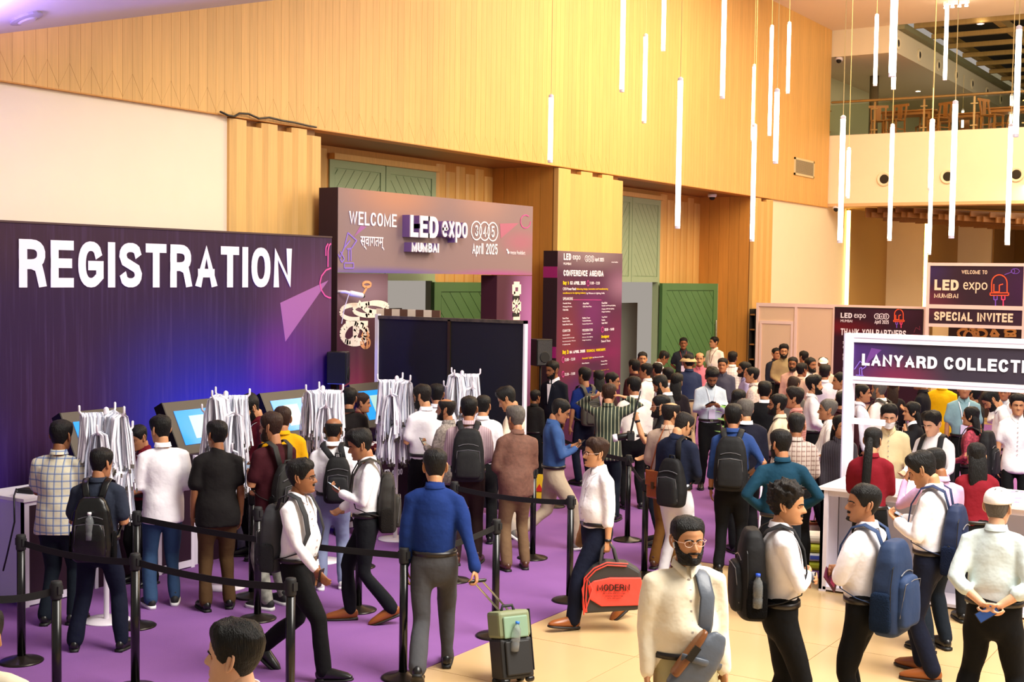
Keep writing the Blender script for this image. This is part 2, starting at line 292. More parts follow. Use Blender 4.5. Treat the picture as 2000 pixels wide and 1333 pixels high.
# floor: slab, marble tiles to the carpet, carpet
CX, CY = -5.93, 13.05
fl = rgd(MB().box(-18, 9, -1, 60, -.12, -.012).build('floor', m_grout), kind='structure')
tmesh = {}
for i in range(-5, 7):
    for j in range(3, 12):
        x0, y0 = CX + (i + 5) * 1.2, 2.2 + (j - 3) * 1.21
        if y0 + .2 > CY: continue
        L = min(1.204, CY - y0 - .006)
        k = round(L, 3)
        if k not in tmesh: tmesh[k] = MB().box(0, 1.194, 0, L, -.012, 0).mesh('tile', m_tile)
        o = D.objects.new('tile', tmesh[k]); COL.objects.link(o); o.location = (x0, y0, 0); o.parent = fl
mb = MB(); mb.box(-14.5, CX, -1, CY, -.012, .006); mb.box(-14.5, 9, CY, 29.3, -.012, .006)
mb.build('carpet', m_carpet); rgd(D.objects['carpet'], kind='structure')
mb = MB(); mb.box(-17, 9, 29.3, 60, -.012, 0); mb.build('floor_rear', m_tile); rgd(D.objects['floor_rear'], kind='structure')
# left wall: white stretch, wood fascia of planks
wl = MB(); wl.box(-12.1, XW - .05, 0, 12.1, 0, ZB + .3); wl.box(-12.1, XW - .05, 30.55, 36.3, 0, ZB + .1)
wl = rgd(wl.build('wall_left', m_wall), kind='structure')
mb = MB(); mb.box(-12.1, XW - .03, 2, YE, ZB + .002, 9.75); wf = rgd(mb.build('wall_upper', mat('groove_wood', 'b8863e', .7)), kind='structure')
def ztop(y): return min(9.7, 5.47 + .265 * (y - 8.76)) if y < 15 else 9.7
P0 = Plane('X', XW); pw = .1465; nP = int((YE - 6) / pw)
for i in range(nP):
    y0 = 6 + i * pw; y1 = y0 + pw - .0035; zt = ztop(y0); a, b = ((.30, .03) if i % 2 else (.03, .30))
    mb = MB(); P0.poly(mb, [(y0, ZB + a), (y1, ZB + b), (y1, ztop(y1)), (y0, zt)], -.03, 0)
    if y0 < 22: P0.poly(mb, [(y0, ZB), (y1, ZB), (y1, ZB + b - .005), (y0, ZB + a - .005)], -.03, -.001)
    else: P0.poly(mb, [(y0, ZB), (y1, ZB), (y1, ZB + b), (y0, ZB + a)], -.03, -.001)
    mb.build('plank', m_wood, wf)
mb = MB(); P0.box(mb, 2, YE, ZB - .01, ZB + .004, -.25, .004); mb.build('bottom_trim', m_woodb, wf)
# air grille on the wood wall
g = thing('air_grille', 'square metal air grille set high in the wood wall near the balcony', 'grille')
u0, v1 = P0.pt(1551, 307); u1, v0 = P0.pt(1588, 349)
mb = MB(); P0.box(mb, u0, u1, v0, v0 + .05, 0, .03); P0.box(mb, u0, u1, v1 - .05, v1, 0, .03); P0.box(mb, u0, u0 + .05, v0, v1, 0, .03); P0.box(mb, u1 - .05, u1, v0, v1, 0, .03); mb.build('frame', mat('grille_cream', 'd8c9a0', .5), g)
for i in range(14):
    z = v0 + .06 + (v1 - v0 - .12) * i / 13; mb = MB(); mb.bar(P0.w(u0 + .05, z, .012), P0.w(u1 - .05, z, .012), .025, .014); mb.build('louvre', mat('grille_grey', 'a8a088', .5), g)
# pilasters
def pilaster(name, y0, y1, xf, n, z1=ZB, m=m_wood, depth=None, side=True):
    o = rgd(D.objects.new(name, None), kind='structure'); COL.objects.link(o)
    xb = xf - (depth or .12)
    w = (y1 - y0) / n
    for i in range(n):
        a = y0 + i * w; mb = MB(); zt = z1 - (.10 if i % 2 else .03) * (1 if xf > -12 else 1.6)
        mb.prism([(xb, a, 0), (xf - .03, a, 0), (xf, a + .35 * w, 0), (xf - .012, a + w * .99, 0), (xb, a + w * .99, 0)], (0, 0, zt)); mb.build('board', m, o)
    return o
pilaster('wall_pilaster', 12.1, 13.82, XW + .02, 6)
pilaster('wall_pilaster', 20.24, 22.67, XW + .02, 6)
pilaster('wall_pilaster', 29.4, 30.55, XW + .02, 3)
pilaster('wall_inner_pilaster', 18.44, 20.24, XD + .02, 6, depth=.1)
pilaster('wall_inner_pilaster', 27.2, 29.4, XD + .02, 6, depth=.1)
pilaster('wall_inner_pilaster', 13.9, 15.6, XD + .02, 5, depth=.1)
for nm, (a, b) in (('wall_return', (13.6, 13.82)), ('wall_return', (20.24, 20.44)), ('wall_return', (22.47, 22.67)), ('wall_return', (29.4, 29.6))):
    mb = MB(); nb = 5
    o = rgd(D.objects.new(nm, None), kind='structure'); COL.objects.link(o)
    for i in range(nb):
        x0 = XD + (XW - .12 - XD) * i / nb; x1 = XD + (XW - .12 - XD) * (i + 1) / nb - .006
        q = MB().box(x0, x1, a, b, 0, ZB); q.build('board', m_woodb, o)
mb = MB()
for a, b in ((13.82, 20.24), (22.67, 29.4)): mb.box(XD - .1, XW - .02, a, b, ZB, ZB + .12)
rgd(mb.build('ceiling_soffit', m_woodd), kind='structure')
mb = MB()
for a, b in ((12.1, 13.82), (20.24, 22.67), (29.4, 30.55)): mb.box(XW - .125, XW - .102, a + .004, b - .004, 0, ZB)
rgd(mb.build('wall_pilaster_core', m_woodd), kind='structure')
mb = MB()
for a, b, z0 in ((11.9, 15.65, 0), (15.65, 18.44, ZB - .12), (18.44, 24.4, 0), (24.4, 27.2, ZB - .12), (27.2, 36.3, 0)): mb.box(XD - .1, XD, a, b, z0, ZB)
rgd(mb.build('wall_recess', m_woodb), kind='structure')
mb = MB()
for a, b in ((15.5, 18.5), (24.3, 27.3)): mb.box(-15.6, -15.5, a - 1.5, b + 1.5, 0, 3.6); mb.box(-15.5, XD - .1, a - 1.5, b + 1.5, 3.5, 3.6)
rgd(mb.build('wall_behind_doors', m_dark), kind='structure')  # near-black colour stands in for the darkness of the room beyond
for a, b in ((16.9, 18.9), (25.6, 28.2)):
    mb = MB(); mb.box(-14.3, -14.22, a, b, .05, 2.45); rgd(mb.build('wall_inner_panel', mat('blue_grey_panel', '93a09e', .5)), kind='structure')
def clip(poly, a, b, c):
    out = []; n = len(poly)
    for i in range(n):
        p, q = poly[i], poly[(i + 1) % n]; fp = a * p[0] + b * p[1] - c; fq = a * q[0] + b * q[1] - c
        if fp <= 0: out.append(p)
        if fp * fq < 0: t = fp / (fp - fq); out.append((p[0] + (q[0] - p[0]) * t, p[1] + (q[1] - p[1]) * t))
    return out
def diag(w, h, sgn, m, parent, put, pitch=.22, x0=0, z0=0):
    """chevron planks filling a w x h field; put(mb, poly, t0, t1)"""
    k = int((w + h) / pitch) + 2
    for i in range(-k, k):
        pl = [(0, 0), (w, 0), (w, h), (0, h)]; c = i * pitch
        s2 = .8; pl = clip(pl, 1 * sgn, s2, c + pitch - .012) if True else pl
        if len(pl) > 2: pl = clip(pl, -1 * sgn, -s2, -c)
        if len(pl) < 3: continue
        ar = abs(sum(pl[j][0] * pl[(j + 1) % len(pl)][1] - pl[(j + 1) % len(pl)][0] * pl[j][1] for j in range(len(pl)))) / 2
        if ar < .004: continue
        mb = MB(); put(mb, [(x0 + p[0], z0 + p[1]) for p in pl]); mb.build('plank', m, parent)
PD = Plane('X', XD)
for di, (a, b) in enumerate(((15.65, 18.44), (24.4, 27.2))):
    dr = rgd(D.objects.new('door_%d' % (di + 1), None), kind='structure'); COL.objects.link(dr)
    mid = (a + b) / 2; z0, z1 = 2.95, ZB - .2
    mb = MB(); PD.box(mb, a, b, z1, z1 + .09, -.05, .12); mb.build('head_trim', m_wood, dr)
    for s, (u0, u1) in ((1, (a, mid - .01)), (-1, (mid + .01, b))):
        mb = MB(); PD.box(mb, u0, u1, z0, z1, -.06, 0); mb.build('upper_panel', m_green, dr)
        f = MB(); e = .12
        for q in ((u0, u1, z0, z0 + e), (u0, u1, z1 - e, z1), (u0, u0 + e, z0 + e, z1 - e), (u1 - e, u1, z0 + e, z1 - e)): PD.box(f, *q, 0, .025)
        f.build('panel_frame', m_green, dr)
        diag(u1 - u0 - 2 * e - .03, z1 - z0 - 2 * e - .03, -s, m_green, dr, lambda mb, p: PD.poly(mb, p, 0, .014), .2, u0 + e + .015, z0 + e + .015)
    mb = MB(); PD.box(mb, a, a + .12, 0, z0, -.1, .06); PD.box(mb, b - .1, b, 0, z0, -.1, .04); mb.build('jamb', m_green, dr)
    # swung-open leaf
    hx, hy = (-13.12, 18.25) if di == 0 else (-13.12, 27.1); ex, ey = (-12.82, 19.95) if di == 0 else (-12.68, 29.2)
    ang = atan2(ey - hy, ex - hx); L = sqrt((ex - hx) ** 2 + (ey - hy) ** 2); mx = M.Translation((hx, hy, 0)) @ M.Rotation(ang, 4, 'Z')
    lf = MB().box(0, L, -.06, 0, .02, 2.93, 0, mx).build('leaf', m_green2, dr)
    f = MB(); e = .16
    for q in ((0, L, .02, .3), (0, L, 2.93 - e, 2.93), (0, e, .3, 2.93 - e), (L - e, L, .3, 2.93 - e)): f.box(q[0], q[1], -.085, -.06, q[2], q[3], 0, mx)
    f.build('panel_frame', m_green2, lf)
    def put(mb, p, mx=mx): mb.prism([mx @ V((x, -.06, z)) for x, z in p], mx.to_3x3() @ V((0, -.014, 0)))
    diag(L - 2 * e - .03, 2.93 - e - .3 - .03, 1, m_green2, lf, put, .24, e + .015, .315)
    mb = MB(); mb.tube([mx @ V((L - .1, -.13, .75)), mx @ V((L - .1, -.13, 2.05))], .018, 8)
    for z in (.85, 1.95): mb.tube([mx @ V((L - .1, -.06, z)), mx @ V((L - .1, -.13, z))], .012, 6)
    mb.build('pull_handle', m_steel, lf, True)
    mb = MB().box(L, L + .03, -.07, .01, .02, 2.93, 0, mx); mb.build('edge_strip', mat('pale_edge', 'a8b8a0', .4), lf)
# sloped soffit (upper left) and ceilings
def soff(x, y): return 5.47 + .265 * (y - 8.76) + .3 * (x + 11.8)
mb = MB(); c = [(x, y, soff(x, y)) for x, y in ((-11.8, 5), (-8.6, 5), (-8.6, 15.2), (-11.8, 15.2))]
mb.prism(c, (0, 0, .1)); rgd(mb.build('ceiling_slope', mat('ceiling_pale', 'cfc6cc', .85)), kind='structure')
mb = MB(); mb.box(-11.8, 9, 13.5, YE, 9.7, 9.85); rgd(mb.build('ceiling', m_ceil), kind='structure')
dl = thing('ceiling_disc', 'flat round fitting on the lilac sloped ceiling at upper left', 'fixture')
q = V((-11.35, 8.75, soff(-11.35, 8.75))); nrm = V((-.3, -.265, 1)).normalized(); rr = nrm.to_track_quat('Z', 'Y').to_matrix()
MB().lathe([(.16, 0), (.17, -.03), (.12, -.04), (.0, -.04)], 20, q, 0, rr).build('housing', mat('lilac_grey', '9d96a6', .5), dl)
MB().lathe([(.1, -.04), (.08, -.055), (0, -.055)], 20, q, 0, rr).build('lens', mat('lens_grey', 'b5aebb', .3), dl)
# balcony
PY = Plane('Y', YE)
mb = MB(); mb.box(-12.1, 9, YE, YE + .25, 5.1, 6.91); mb.box(-12.1, 9, YE + .25, 60, 6.7, 6.9); rgd(mb.build('wall_balcony', m_wall), kind='structure')
mb = MB(); mb.box(-12.1, 9, YE, YE + .8, 5.02, 5.1); rgd(mb.build('trim_balcony', mat('peach_trim', 'dcb489', .7)), kind='structure')
mb = MB(); mb.box(-12.1, -10.1, YE, YE + .3, 9.0, 9.75); mb.box(-10.4, -10.1, YE + .3, 58, 9.0, 9.75); mb.box(-13, -10.4, YE + .3, 58, 9.0, 9.1); rgd(mb.build('ceiling_beam', mat('beam_cream', 'e8ddc4', .8)), kind='structure')
mb = MB(); mb.box(-13.2, -13, YE, 60, 6.9, 9); mb.box(-13.2, 12, 59, 59.2, 6.9, 12); rgd(mb.build('wall_upper_room', mat('pale_olive_wall', 'd8d6b4', .8)), kind='structure')
mb = MB(); mb.box(-10.1, 12, YE, 60, 10.25, 10.35); rgd(mb.build('ceiling_upper_room', mat('dark_ceiling', '1a150c', .9)), kind='structure')
lt = thing('lattice_ceiling', 'open wooden lattice hung from the dark ceiling of the upper cafe', 'ceiling grid')
ml = wood('lattice_wood', 'b09050')
for i in range(13):
    y = YE + .9 + i * 1.75; MB().box(-9.9, 9, y, y + .14, 9.75, 9.87).build('cross_beam', ml, lt)
for x in (-9.9, -8.1, -5.4, -2.7, 0, 2.7, 5.4): MB().box(x, x + .2, YE + .9, 57, 9.9, 10.1).build('main_beam', ml, lt)
MB().box(-10.08, -9.9, YE + .05, 58, 9.6, 9.75).build('edge_board', mat('olive_trim', '8a8a6a', .7), lt)
cl = thing('round_column', 'dark slim column standing behind the balcony glass', 'column')
p = at_depth(1705, 262, 38.5); MB().lathe([(.13, 6.9), (.13, 9.0)], 16, (p.x, p.y, 0)).build('shaft', mat('column_brown', '6a5a40', .5), cl, True); MB().lathe([(.17, 6.9), (.17, 7.0), (.13, 7.02)], 16, (p.x, p.y, 0)).build('collar', mat('column_brown', '6a5a40', .5), cl)
# balustrade
rl = thing('balustrade', 'glass balustrade with steel handrail along the balcony edge', 'railing')
m_glass = mat('balustrade_glass', 'dfe8d8', .02, trans=1.0); m_rail = mat('rail_steel', 'a89468', .3, .8)
MB().tube([(-11.75, YE - .02, 7.79), (9, YE - .02, 7.79)], .035, 10).build('handrail', m_rail, rl, True)
us = [PY.pt(x, 230)[0] for x in (1617, 1708, 1804, 1902)]; us += [us[-1] + 1.25 * k for k in range(1, 9)]
for i, u in enumerate(us):
    mb = MB(); mb.box(u - .025, u + .025, YE + .02, YE + .035, 6.9, 7.76); mb.build('post', m_rail, rl)
    for z in (7.0, 7.55): MB().box(u - .09, u + .09, YE - .01, YE + .02, z, z + .03).build('clamp', m_rail, rl)
    if i < len(us) - 1: MB().box(u + .04, us[i + 1] - .04, YE, YE + .012, 6.93, 7.72).build('glass_panel', m_glass, rl)
# cafe chairs and tables up there
mc = wood('cafe_wood', 'b87a40')
def cafe_chair():
    t = thing('cafe_chair', '', 'chair', group='wooden cafe chairs behind the balcony glass')
    MB().box(-.22, .22, -.21, .21, .43, .46).build('seat', mc, t, bevel=.01)
    for x, y in ((-.19, .18), (.19, .18)): MB().bar((x, y, 0), (x, y, .43), .04, .04).build('leg', mc, t)
    for x in (-.19, .19): MB().bar((x * 1.08, -.2, 0), (x, -.2, .46), .04, .04).bar((x, -.2, .46), (x, -.27, .86), .04, .04).build('leg', mc, t)
    mb = MB(); mb.bar((-.26, -.27, .86), (.26, -.27, .86), .03, .07); mb.build('top_rail', mc, t)
    MB().box(-.07, .07, -.26, -.24, .46, .84).build('back_splat', mc, t); MB().bar((-.19, -.19, .2), (-.19, .18, .2), .02, .03).bar((.19, -.19, .2), (.19, .18, .2), .02, .03).build('stretcher', mc, t)
    return t
c0 = cafe_chair()
spots = [(1716, 35.5, 200, 'cafe chair just right of the dark column'), (1746, 35.5, 160, 'cafe chair in front of the first cafe table, seen nearly from behind'), (1832, 35.6, 150, 'cafe chair between the two hanging tubes at the middle of the balcony'), (1845, 36.6, 120, 'second cafe chair of the middle table, further back'), (1806, 37.3, 30, 'cafe chair at the far side of the first table'), (1938, 35.5, 250, 'largest cafe chair, seen side on near the right edge of the balcony'), (1955, 37.5, 90, 'cafe chair at the table nearest the right edge'), (1890, 38.5, 200, 'small distant cafe chair between the middle and right tables')]
def onY(px, Y): d = ray(px, 250); return d.x * Y / d.y
for i, (px, Y, a, lb) in enumerate(spots):
    c = c0 if i == 0 else copy_tree(c0); c.location = (onY(px, Y), Y, 6.9); c.rotation_euler = (0, 0, R_(a)); c['label'] = 'wooden ' + lb
tb = thing('cafe_table', '', 'table', group='cafe tables behind the balcony glass')
MB().box(-.75, .75, -.4, .4, .72, .76).build('table_top', mc, tb, bevel=.01); MB().box(-.65, .65, -.32, .32, .64, .72).build('apron', mc, tb)
for x in (-.62, .62):
    for y in (-.3, .3): MB().bar((x, y, 0), (x, y, .66), .06, .06).build('leg', mc, tb)
for i, (px, Y, lb) in enumerate(((1775, 36.4, 'wooden cafe table left of the middle of the balcony'), (1868, 37.6, 'wooden cafe table behind the middle chairs on the balcony'), (1985, 36.8, 'wooden cafe table at the right edge of the balcony'))):
    c = tb if i == 0 else copy_tree(tb); c.location = (onY(px, Y), Y + .0, 6.905); c['label'] = lb
# jet nozzles
m_hole = mat('nozzle_hole', '2a2016', .8); m_noz = mat('nozzle_white', 'efe2c4', .5)
def nozzle(c, nx, r, lb, grp):
    t = thing('air_nozzle', lb, 'air nozzle', group=grp); rr = V(nx).to_track_quat('Z', 'Y').to_matrix()
    MB().lathe([(r, 0), (r, .03), (r * .85, .05), (r * .62, -.0), (r * .6, 0)], 24, c, 0, rr).build('ring', m_noz, t, True)
    MB().lathe([(r * .62, .01), (r * .5, .035), (0, .035)], 20, c, 0, rr).build('throat', m_hole, t)
for px, py, lb in ((1727, 350, 'left one of the three round air nozzles in the balcony front'), (1851, 345, 'middle one of the three round air nozzles in the balcony front'), (1985, 341, 'right one of the three round air nozzles in the balcony front')):
    u, v = PY.pt(px, py); nozzle(PY.w(u, v), (0, -1, 0), .19, lb, 'air nozzles in the balcony front')
PB = Plane('X', -10.1)
for k, (px, py) in enumerate(((1753, 85), (1795, 108), (1832, 130), (1867, 150), (1898, 165), (1927, 182), (1954, 194))):
    u, v = PB.pt(px, py); nozzle(PB.w(u, max(9.25, min(v, 9.5))), (1, 0, 0), .17, 'round air nozzle number %s from the front on the side of the upper room beam' % ('one two three four five six seven'.split()[k]), 'air nozzles along the upper beam')
# under-gallery walls, lit strips, slat ceiling
mt = mat('tan_panel', 'b08a52', .7, bump=.2, bscale=60, bstretch=(6, 6, .2)); m_strip = mat('led_strip', 'fff0b0', .5, emit='ffe27a', estr=6)
mb = MB(); mb.box(-12.1, XW, 36.4, 40.1, 0, 5.05); mb.box(-10.9, -10.6, 40.2, 43.8, 0, 5.05); mb.box(-9.8, -9.5, 43.9, 47, 0, 5.05); rgd(mb.build('wall_tan', mt), kind='structure')
mb = MB(); mb.box(-12.1, -10.65, 40.1, 40.2, 0, 5.05); mb.box(-10.6, -9.55, 43.8, 43.9, 0, 5.05); rgd(mb.build('wall_cream_panel', m_wall), kind='structure')
mb = MB(); mb.box(-9.8, 9, 47, 47.2, 0, 5.05); rgd(mb.build('wall_rear', mat('brown_panel', '8a6420', .6)), kind='structure')
mb = MB(); mb.box(-12.1, 9, YE + .25, 48, 5.05, 5.12); rgd(mb.build('ceiling_under_gallery', mat('under_brown', 'b58a50', .8)), kind='structure')
for k, (x, y) in enumerate(((XW + .02, 36.33), (-10.62, 40.12))):
    t = thing('wall_light_strip', ('tall glowing strip in the corner below the left end of the balcony', 'tall glowing strip further back, left of the special invitee booth')[k], 'light strip', group='glowing corner strips')
    MB().box(x - .06, x + .03, y - .02, y + .05, .1, 5.0).build('diffuser', m_strip, t); MB().box(x - .08, x - .06, y - .03, y + .07, .1, 5.0).build('channel', m_steel, t)
sl = MB(); y0 = YE + .4
for i in range(150):
    x = -12.5 + i * .16; z = 4.88 - .28 * min(1, max(0, (x + 10) / 4)) - (.12 if i % 3 else 0)
    a = V((max(x, -10.9), y0, z + .05)); b = V((x + 7.5 if x + 7.5 > -10 else -10, y0 + 7.5 + 0, z - .15))
    if b.x - a.x > .4: sl.bar(a, b, .05, .14)
for i in range(9):
    y = y0 + .6 + i * .85; sl.bar((-10.6 + .2 * i, y, 4.72), (6, y, 4.5), .06, .12)
so = sl.build('slat_ceiling', wood('baffle_wood', '7a4e22')); rgd(so, 'brown timber slats hanging in layers under the balcony', 'slat ceiling', kind='stuff')
# cameras
def dome(c, nx, lb):
    t = thing('security_camera', lb, 'camera', group=None); rr = V(nx).to_track_quat('Z', 'Y').to_matrix()
    MB().lathe([(.10, 0), (.10, .05), (.085, .07), (0, .07)], 18, c, 0, rr).build('housing', m_white, t, True)
    MB().lathe([(.07, .07), (.06, .11), (.03, .135), (0, .14)], 16, c, 0, rr).build('lens_dome', m_dark, t, True)
p = P0.pt(1374, 392); dome((-12.3, p[0] + 1.6, 4.98), (0, 0, -1), 'white dome camera under the wood soffit above the right doors')
u, v = PY.pt(1612, 404); dome((-11.6, YE + .1, 5.02), (0, -.4, -1), 'small dome camera under the left end of the balcony')
dome((-11.65, YE + .15, 8.98), (0, -.4, -1), 'small dome camera above the balcony handrail at its left end')
for px, py in ((1915, 46), (1793, 178), (1892, 226)):
    p = at_depth(px, py, 33.5 if py < 60 else 40); p.z = 9.7 if py < 60 else 8.995
    d = ray(px, py); t_ = (p.z - CH) / d.z; q = V((d.x * t_, d.y * t_, p.z))
    t = thing('downlight', {46: 'small round downlight in the hall ceiling above the balcony', 178: 'nearer small downlight in the upper room soffit', 226: 'further small downlight in the upper room soffit'}[py], 'downlight', group=None)
    MB().lathe([(.10, .0), (.10, -.015), (.075, -.015), (.075, 0)], 18, q).build('rim', m_white, t)
    MB().lathe([(.07, .0), (.07, -.012), (0, -.012)], 16, q).build('lamp', mat('lamp_glow', 'ffffff', .5, emit='fff0d0', estr=12), t)
tl = thing('track_spotlights', 'cluster of four tiny lit track spots on the ceiling at top right', 'track light')
d = ray(1868, 10); tt = (9.6 - CH) / d.z; q = V((d.x * tt, d.y * tt, 9.6)); MB().box(q.x - .3, q.x + .3, q.y - .02, q.y + .02, 9.62, 9.7).build('track', m_white, tl)
for k in range(4): MB().lathe([(.03, 0), (.045, -.07), (0, -.07)], 12, (q.x - .25 + k * .16, q.y, 9.62)).build('spot', mat('lamp_glow', 'ffffff'), tl)
# pendant tubes
m_tube = mat('tube_glow', 'ffffff', .4, emit='fff4d6', estr=9); m_cable = mat('cable_cream', 'd8c080', .5)
PT = [(1075, 187, 1074, 318, 8, 'leftmost hanging light tube, alone in front of the wood wall'), (1216, -60, 1213, 180, 8, 'light tube running off the top, second from the left'), (1259.5, 69, 1256.5, 241, 7, 'light tube third from the left, its whole length seen'),
 (1296, -60, 1294.5, 100, 7, 'short light tube from the top edge beside a dimmer one'), (1307, -60, 1302.5, 217, 5.5, 'slim dimmer light tube right behind the fourth'), (1325.5, 155, 1321, 447, 8.5, 'very long light tube hanging low in front of the inner pilaster'),
 (1413, -60, 1408.5, 193, 8, 'long light tube from the top edge alone above the right doors'), (1472, 128, 1468, 277, 6, 'upper one of two light tubes in line left of the grille'), (1471, 245, 1466.5, 472, 7.5, 'lower one of two light tubes in line left of the grille'),
 (1505, 52, 1500.5, 266, 6, 'light tube hanging left of a shorter lower one by the grille'), (1516, 176, 1513, 320, 8.5, 'short thick light tube nearest the air grille'), (1540, 45, 1537, 183, 6, 'short light tube high above the air grille'),
 (1711, 30, 1707, 168, 6.5, 'light tube above the dark column of the upper room'), (1748, -60, 1737, 150, 12, 'thickest light tube, running off the top edge'), (1747, -60, 1742.6, 175, 7.5, 'light tube just behind the thickest one'),
 (1643.5, 229, 1637.5, 475, 8.5, 'long light tube left on the balcony front'), (1656.5, 290, 1654.5, 388, 6.5, 'short light tube just right of the left long one at the balcony'), (1740.5, 245, 1733.5, 471, 7, 'light tube in front of the left air nozzle'),
 (1819, 235, 1815, 372, 8, 'upper one of two overlapping light tubes at the middle of the balcony'), (1817, 330, 1812, 498, 6.5, 'lower one of two overlapping light tubes at the middle of the balcony'), (1863, 200, 1853, 466, 9, 'long light tube in front of the middle air nozzle'),
 (1848, 10, 1843, 157, 6.5, 'light tube in front of the lattice ceiling'), (1880, 214, 1879, 252, 4, 'tiny distant light tube behind the balcony glass'), (1971, 244, 1963, 479, 8, 'long light tube in front of the right air nozzle'),
 (1988, 54, 1979, 268, 9.5, 'light tube closest to the right edge, upper part'), (1976, 185, 1972, 243, 4.5, 'dim short light tube behind the balcony handrail at right')]
for x0, y0, x1, y1, w, lb in PT:
    dep = .062 * 2577 / w; w *= 1.15
    if y0 > 210 and w < 5: dep = 38
    b = at_depth((x0 + x1) / 2, y1, dep); tz = at_depth((x0 + x1) / 2, y0, dep).z; r = .036 if dep < 37 else .034
    t = thing('pendant_tube_light', lb, 'pendant light', (b.x, b.y, b.z), group='hanging light tubes'); L = tz - b.z
    MB().lathe([(r, .04), (r, L - .04)], 12).build('tube', m_tube, t, True)
    MB().lathe([(r * 1.05, 0), (r * 1.05, .04)], 12).build('end_cap', m_prw, t); MB().lathe([(r * 1.05, L - .04), (r * 1.05, L), (.01, L + .02)], 12).build('end_cap', m_prw, t)
    top = 9.7 if b.y < YE else 8.99
    if tz < top: MB().lathe([(.006, L), (.006, top - b.z)], 6).build('cable', m_cable, t)
# ------------------------------------------------------------------ registration board
PR = Plane('X', -11.2); YB = PR.pt(647, 600)[0]; ZR = 3.52
bd = thing('registration_board', 'huge dark purple board reading REGISTRATION behind the desks', 'board')
mpr = printed('registration_print_and_glow', '2a1238', [((-11.2, 10.9, 1.0), (3, 2.3, 2.0), '20259a', .9), ((-11.2, 12.6, 1.1), (3, 1.6, 1.9), '3c2498', .9), ((-11.2, 13.1, 2.6), (3, 1.5, 1.2), '6c3a64', .7), ((-11.2, 12.4, 2.0), (3, .8, .7), '6a2480', .6), ((-11.2, 9.2, 1.3), (3, 1.2, 1.4), '34122e', .7), ((-11.2, 7.3, 1.0), (3, 1.6, 1.3), '2a1a70', .7), ((-11.2, 6, 3.4), (3, 9, .8), '42282e', .6)], .45, streak=.08)  # low blue and violet blobs paint the uplights' glow into the print
mb = MB(); PR.box(mb, 4.0, YB, 0, ZR, -.08, 0); mb.build('printed_panel', mpr, bd)
mb = MB(); PR.box(mb, 4.0, YB, ZR, ZR + .02, -.1, .01); mb.build('top_edge', mat('board_edge', '4a3030', .6), bd)
mb = MB()
for y in (5, 7, 9, 11, 13): mb.bar((-11.28, y, 2.6), (-11.7, y, .02), .05, .05)
mb.build('rear_brace', m_woodd, bd)
text('REGISTRATION', PR, (36, 562), (569, 486), m_prw, bd, bold=.014)
def lamp_art(pl, parent, pts_list, m, wid, name='line_art'):
    mb = MB()
    for pts, cl_ in pts_list: pl.stroke(mb, [pl.pt(*p) for p in pts], wid, .004, 0, cl_)
    mb.build(name, m, parent)
mb = MB(); a = PR.pt(641, 548); PR.poly(mb, [a, PR.pt(547, 592), PR.pt(557, 668)], .001, .003); mb.build('printed_beam', mat('print_beam', '9a5aa0', .5), bd)
ell = [(641 + 19 * sin(t * .35), 553 + 30 * cos(t * .35)) for t in range(7, 18)]
lamp_art(PR, bd, [([(x if x < 646.5 else 646.5, y) for x, y in [(646, 524), (636, 528), (627, 540), (624, 553), (627, 567), (634, 578), (642, 582), (646, 582)]], False), ([(640, 522), (640, 510), (640, 490), (642, 480), (646, 476)], False), ([(636, 500), (636, 484), (640, 476)], False)], m_prp, .02)
# ------------------------------------------------------------------ welcome arch
PA = Plane('X', -11.3); ya = PA.pt(660, 450)[0]; yb = PA.pt(1040, 470)[0]; yl = PA.pt(757, 600)[0]; yr = PA.pt(970, 600)[0]; zt = PA.pt(660, 366)[1]; zb = 3.07
ar = thing('welcome_arch', 'printed entrance arch reading WELCOME over the left doors', 'arch')
mpa = printed('arch_print', '8a7478', [((-11.3, ya + 1.2, 4.2), (3, 1.6, .6), 'c88a66', .7), ((-11.3, ya + 3.4, 4.2), (3, 1.2, .5), 'b88a78', .5), ((-11.3, ya + 4.6, 3.6), (3, .9, .3), 'b0587c', .5), ((-11.3, ya + 1.0, 3.05), (3, 2.2, .14), '5a4aa8', .9), ((-11.3, ya + 4.0, 3.05), (3, 2.0, .14), 'a84a94', .9)], .35)
mb = MB(); PA.box(mb, ya, yb, zb, zt, -.3, 0); mb.build('header', mpa, ar)
mpl = printed('arch_leg_print', '4a2436', [((-11.3, ya + .6, 2.8), (3, 1.2, .4), '8a7080', .9), ((-11.3, ya + .4, 1.2), (3, .7, .9), '8a2a50', .8), ((-11.3, ya + .9, .4), (3, .8, .9), '6a4a98', .8), ((-11.3, yb, 2.3), (3, .9, 1.8), 'a86aa8', .9)], .4)
mb = MB(); PA.box(mb, ya, yl, 0, zb - .01, -.3, 0); mb.build('left_leg', mpl, ar)
mb = MB(); PA.box(mb, yr, yb, 0, zb - .01, -.3, 0); mb.build('right_leg', mpl, ar)
mb = MB(); PA.box(mb, ya - .012, ya - .002, 0, zt, -.32, .002); mb.build('side_panel', mat('aubergine', '2a0c1e', .7), ar)
text('WELCOME', PA, (681, 438.6), (774, 419), m_prw, ar, bold=.004)
text('स्वागतम्', PA, (703, 488), (750, 464), m_prw, ar, bold=.01)
m_side = mat('letter_violet_side', '7a5a9c', .5)
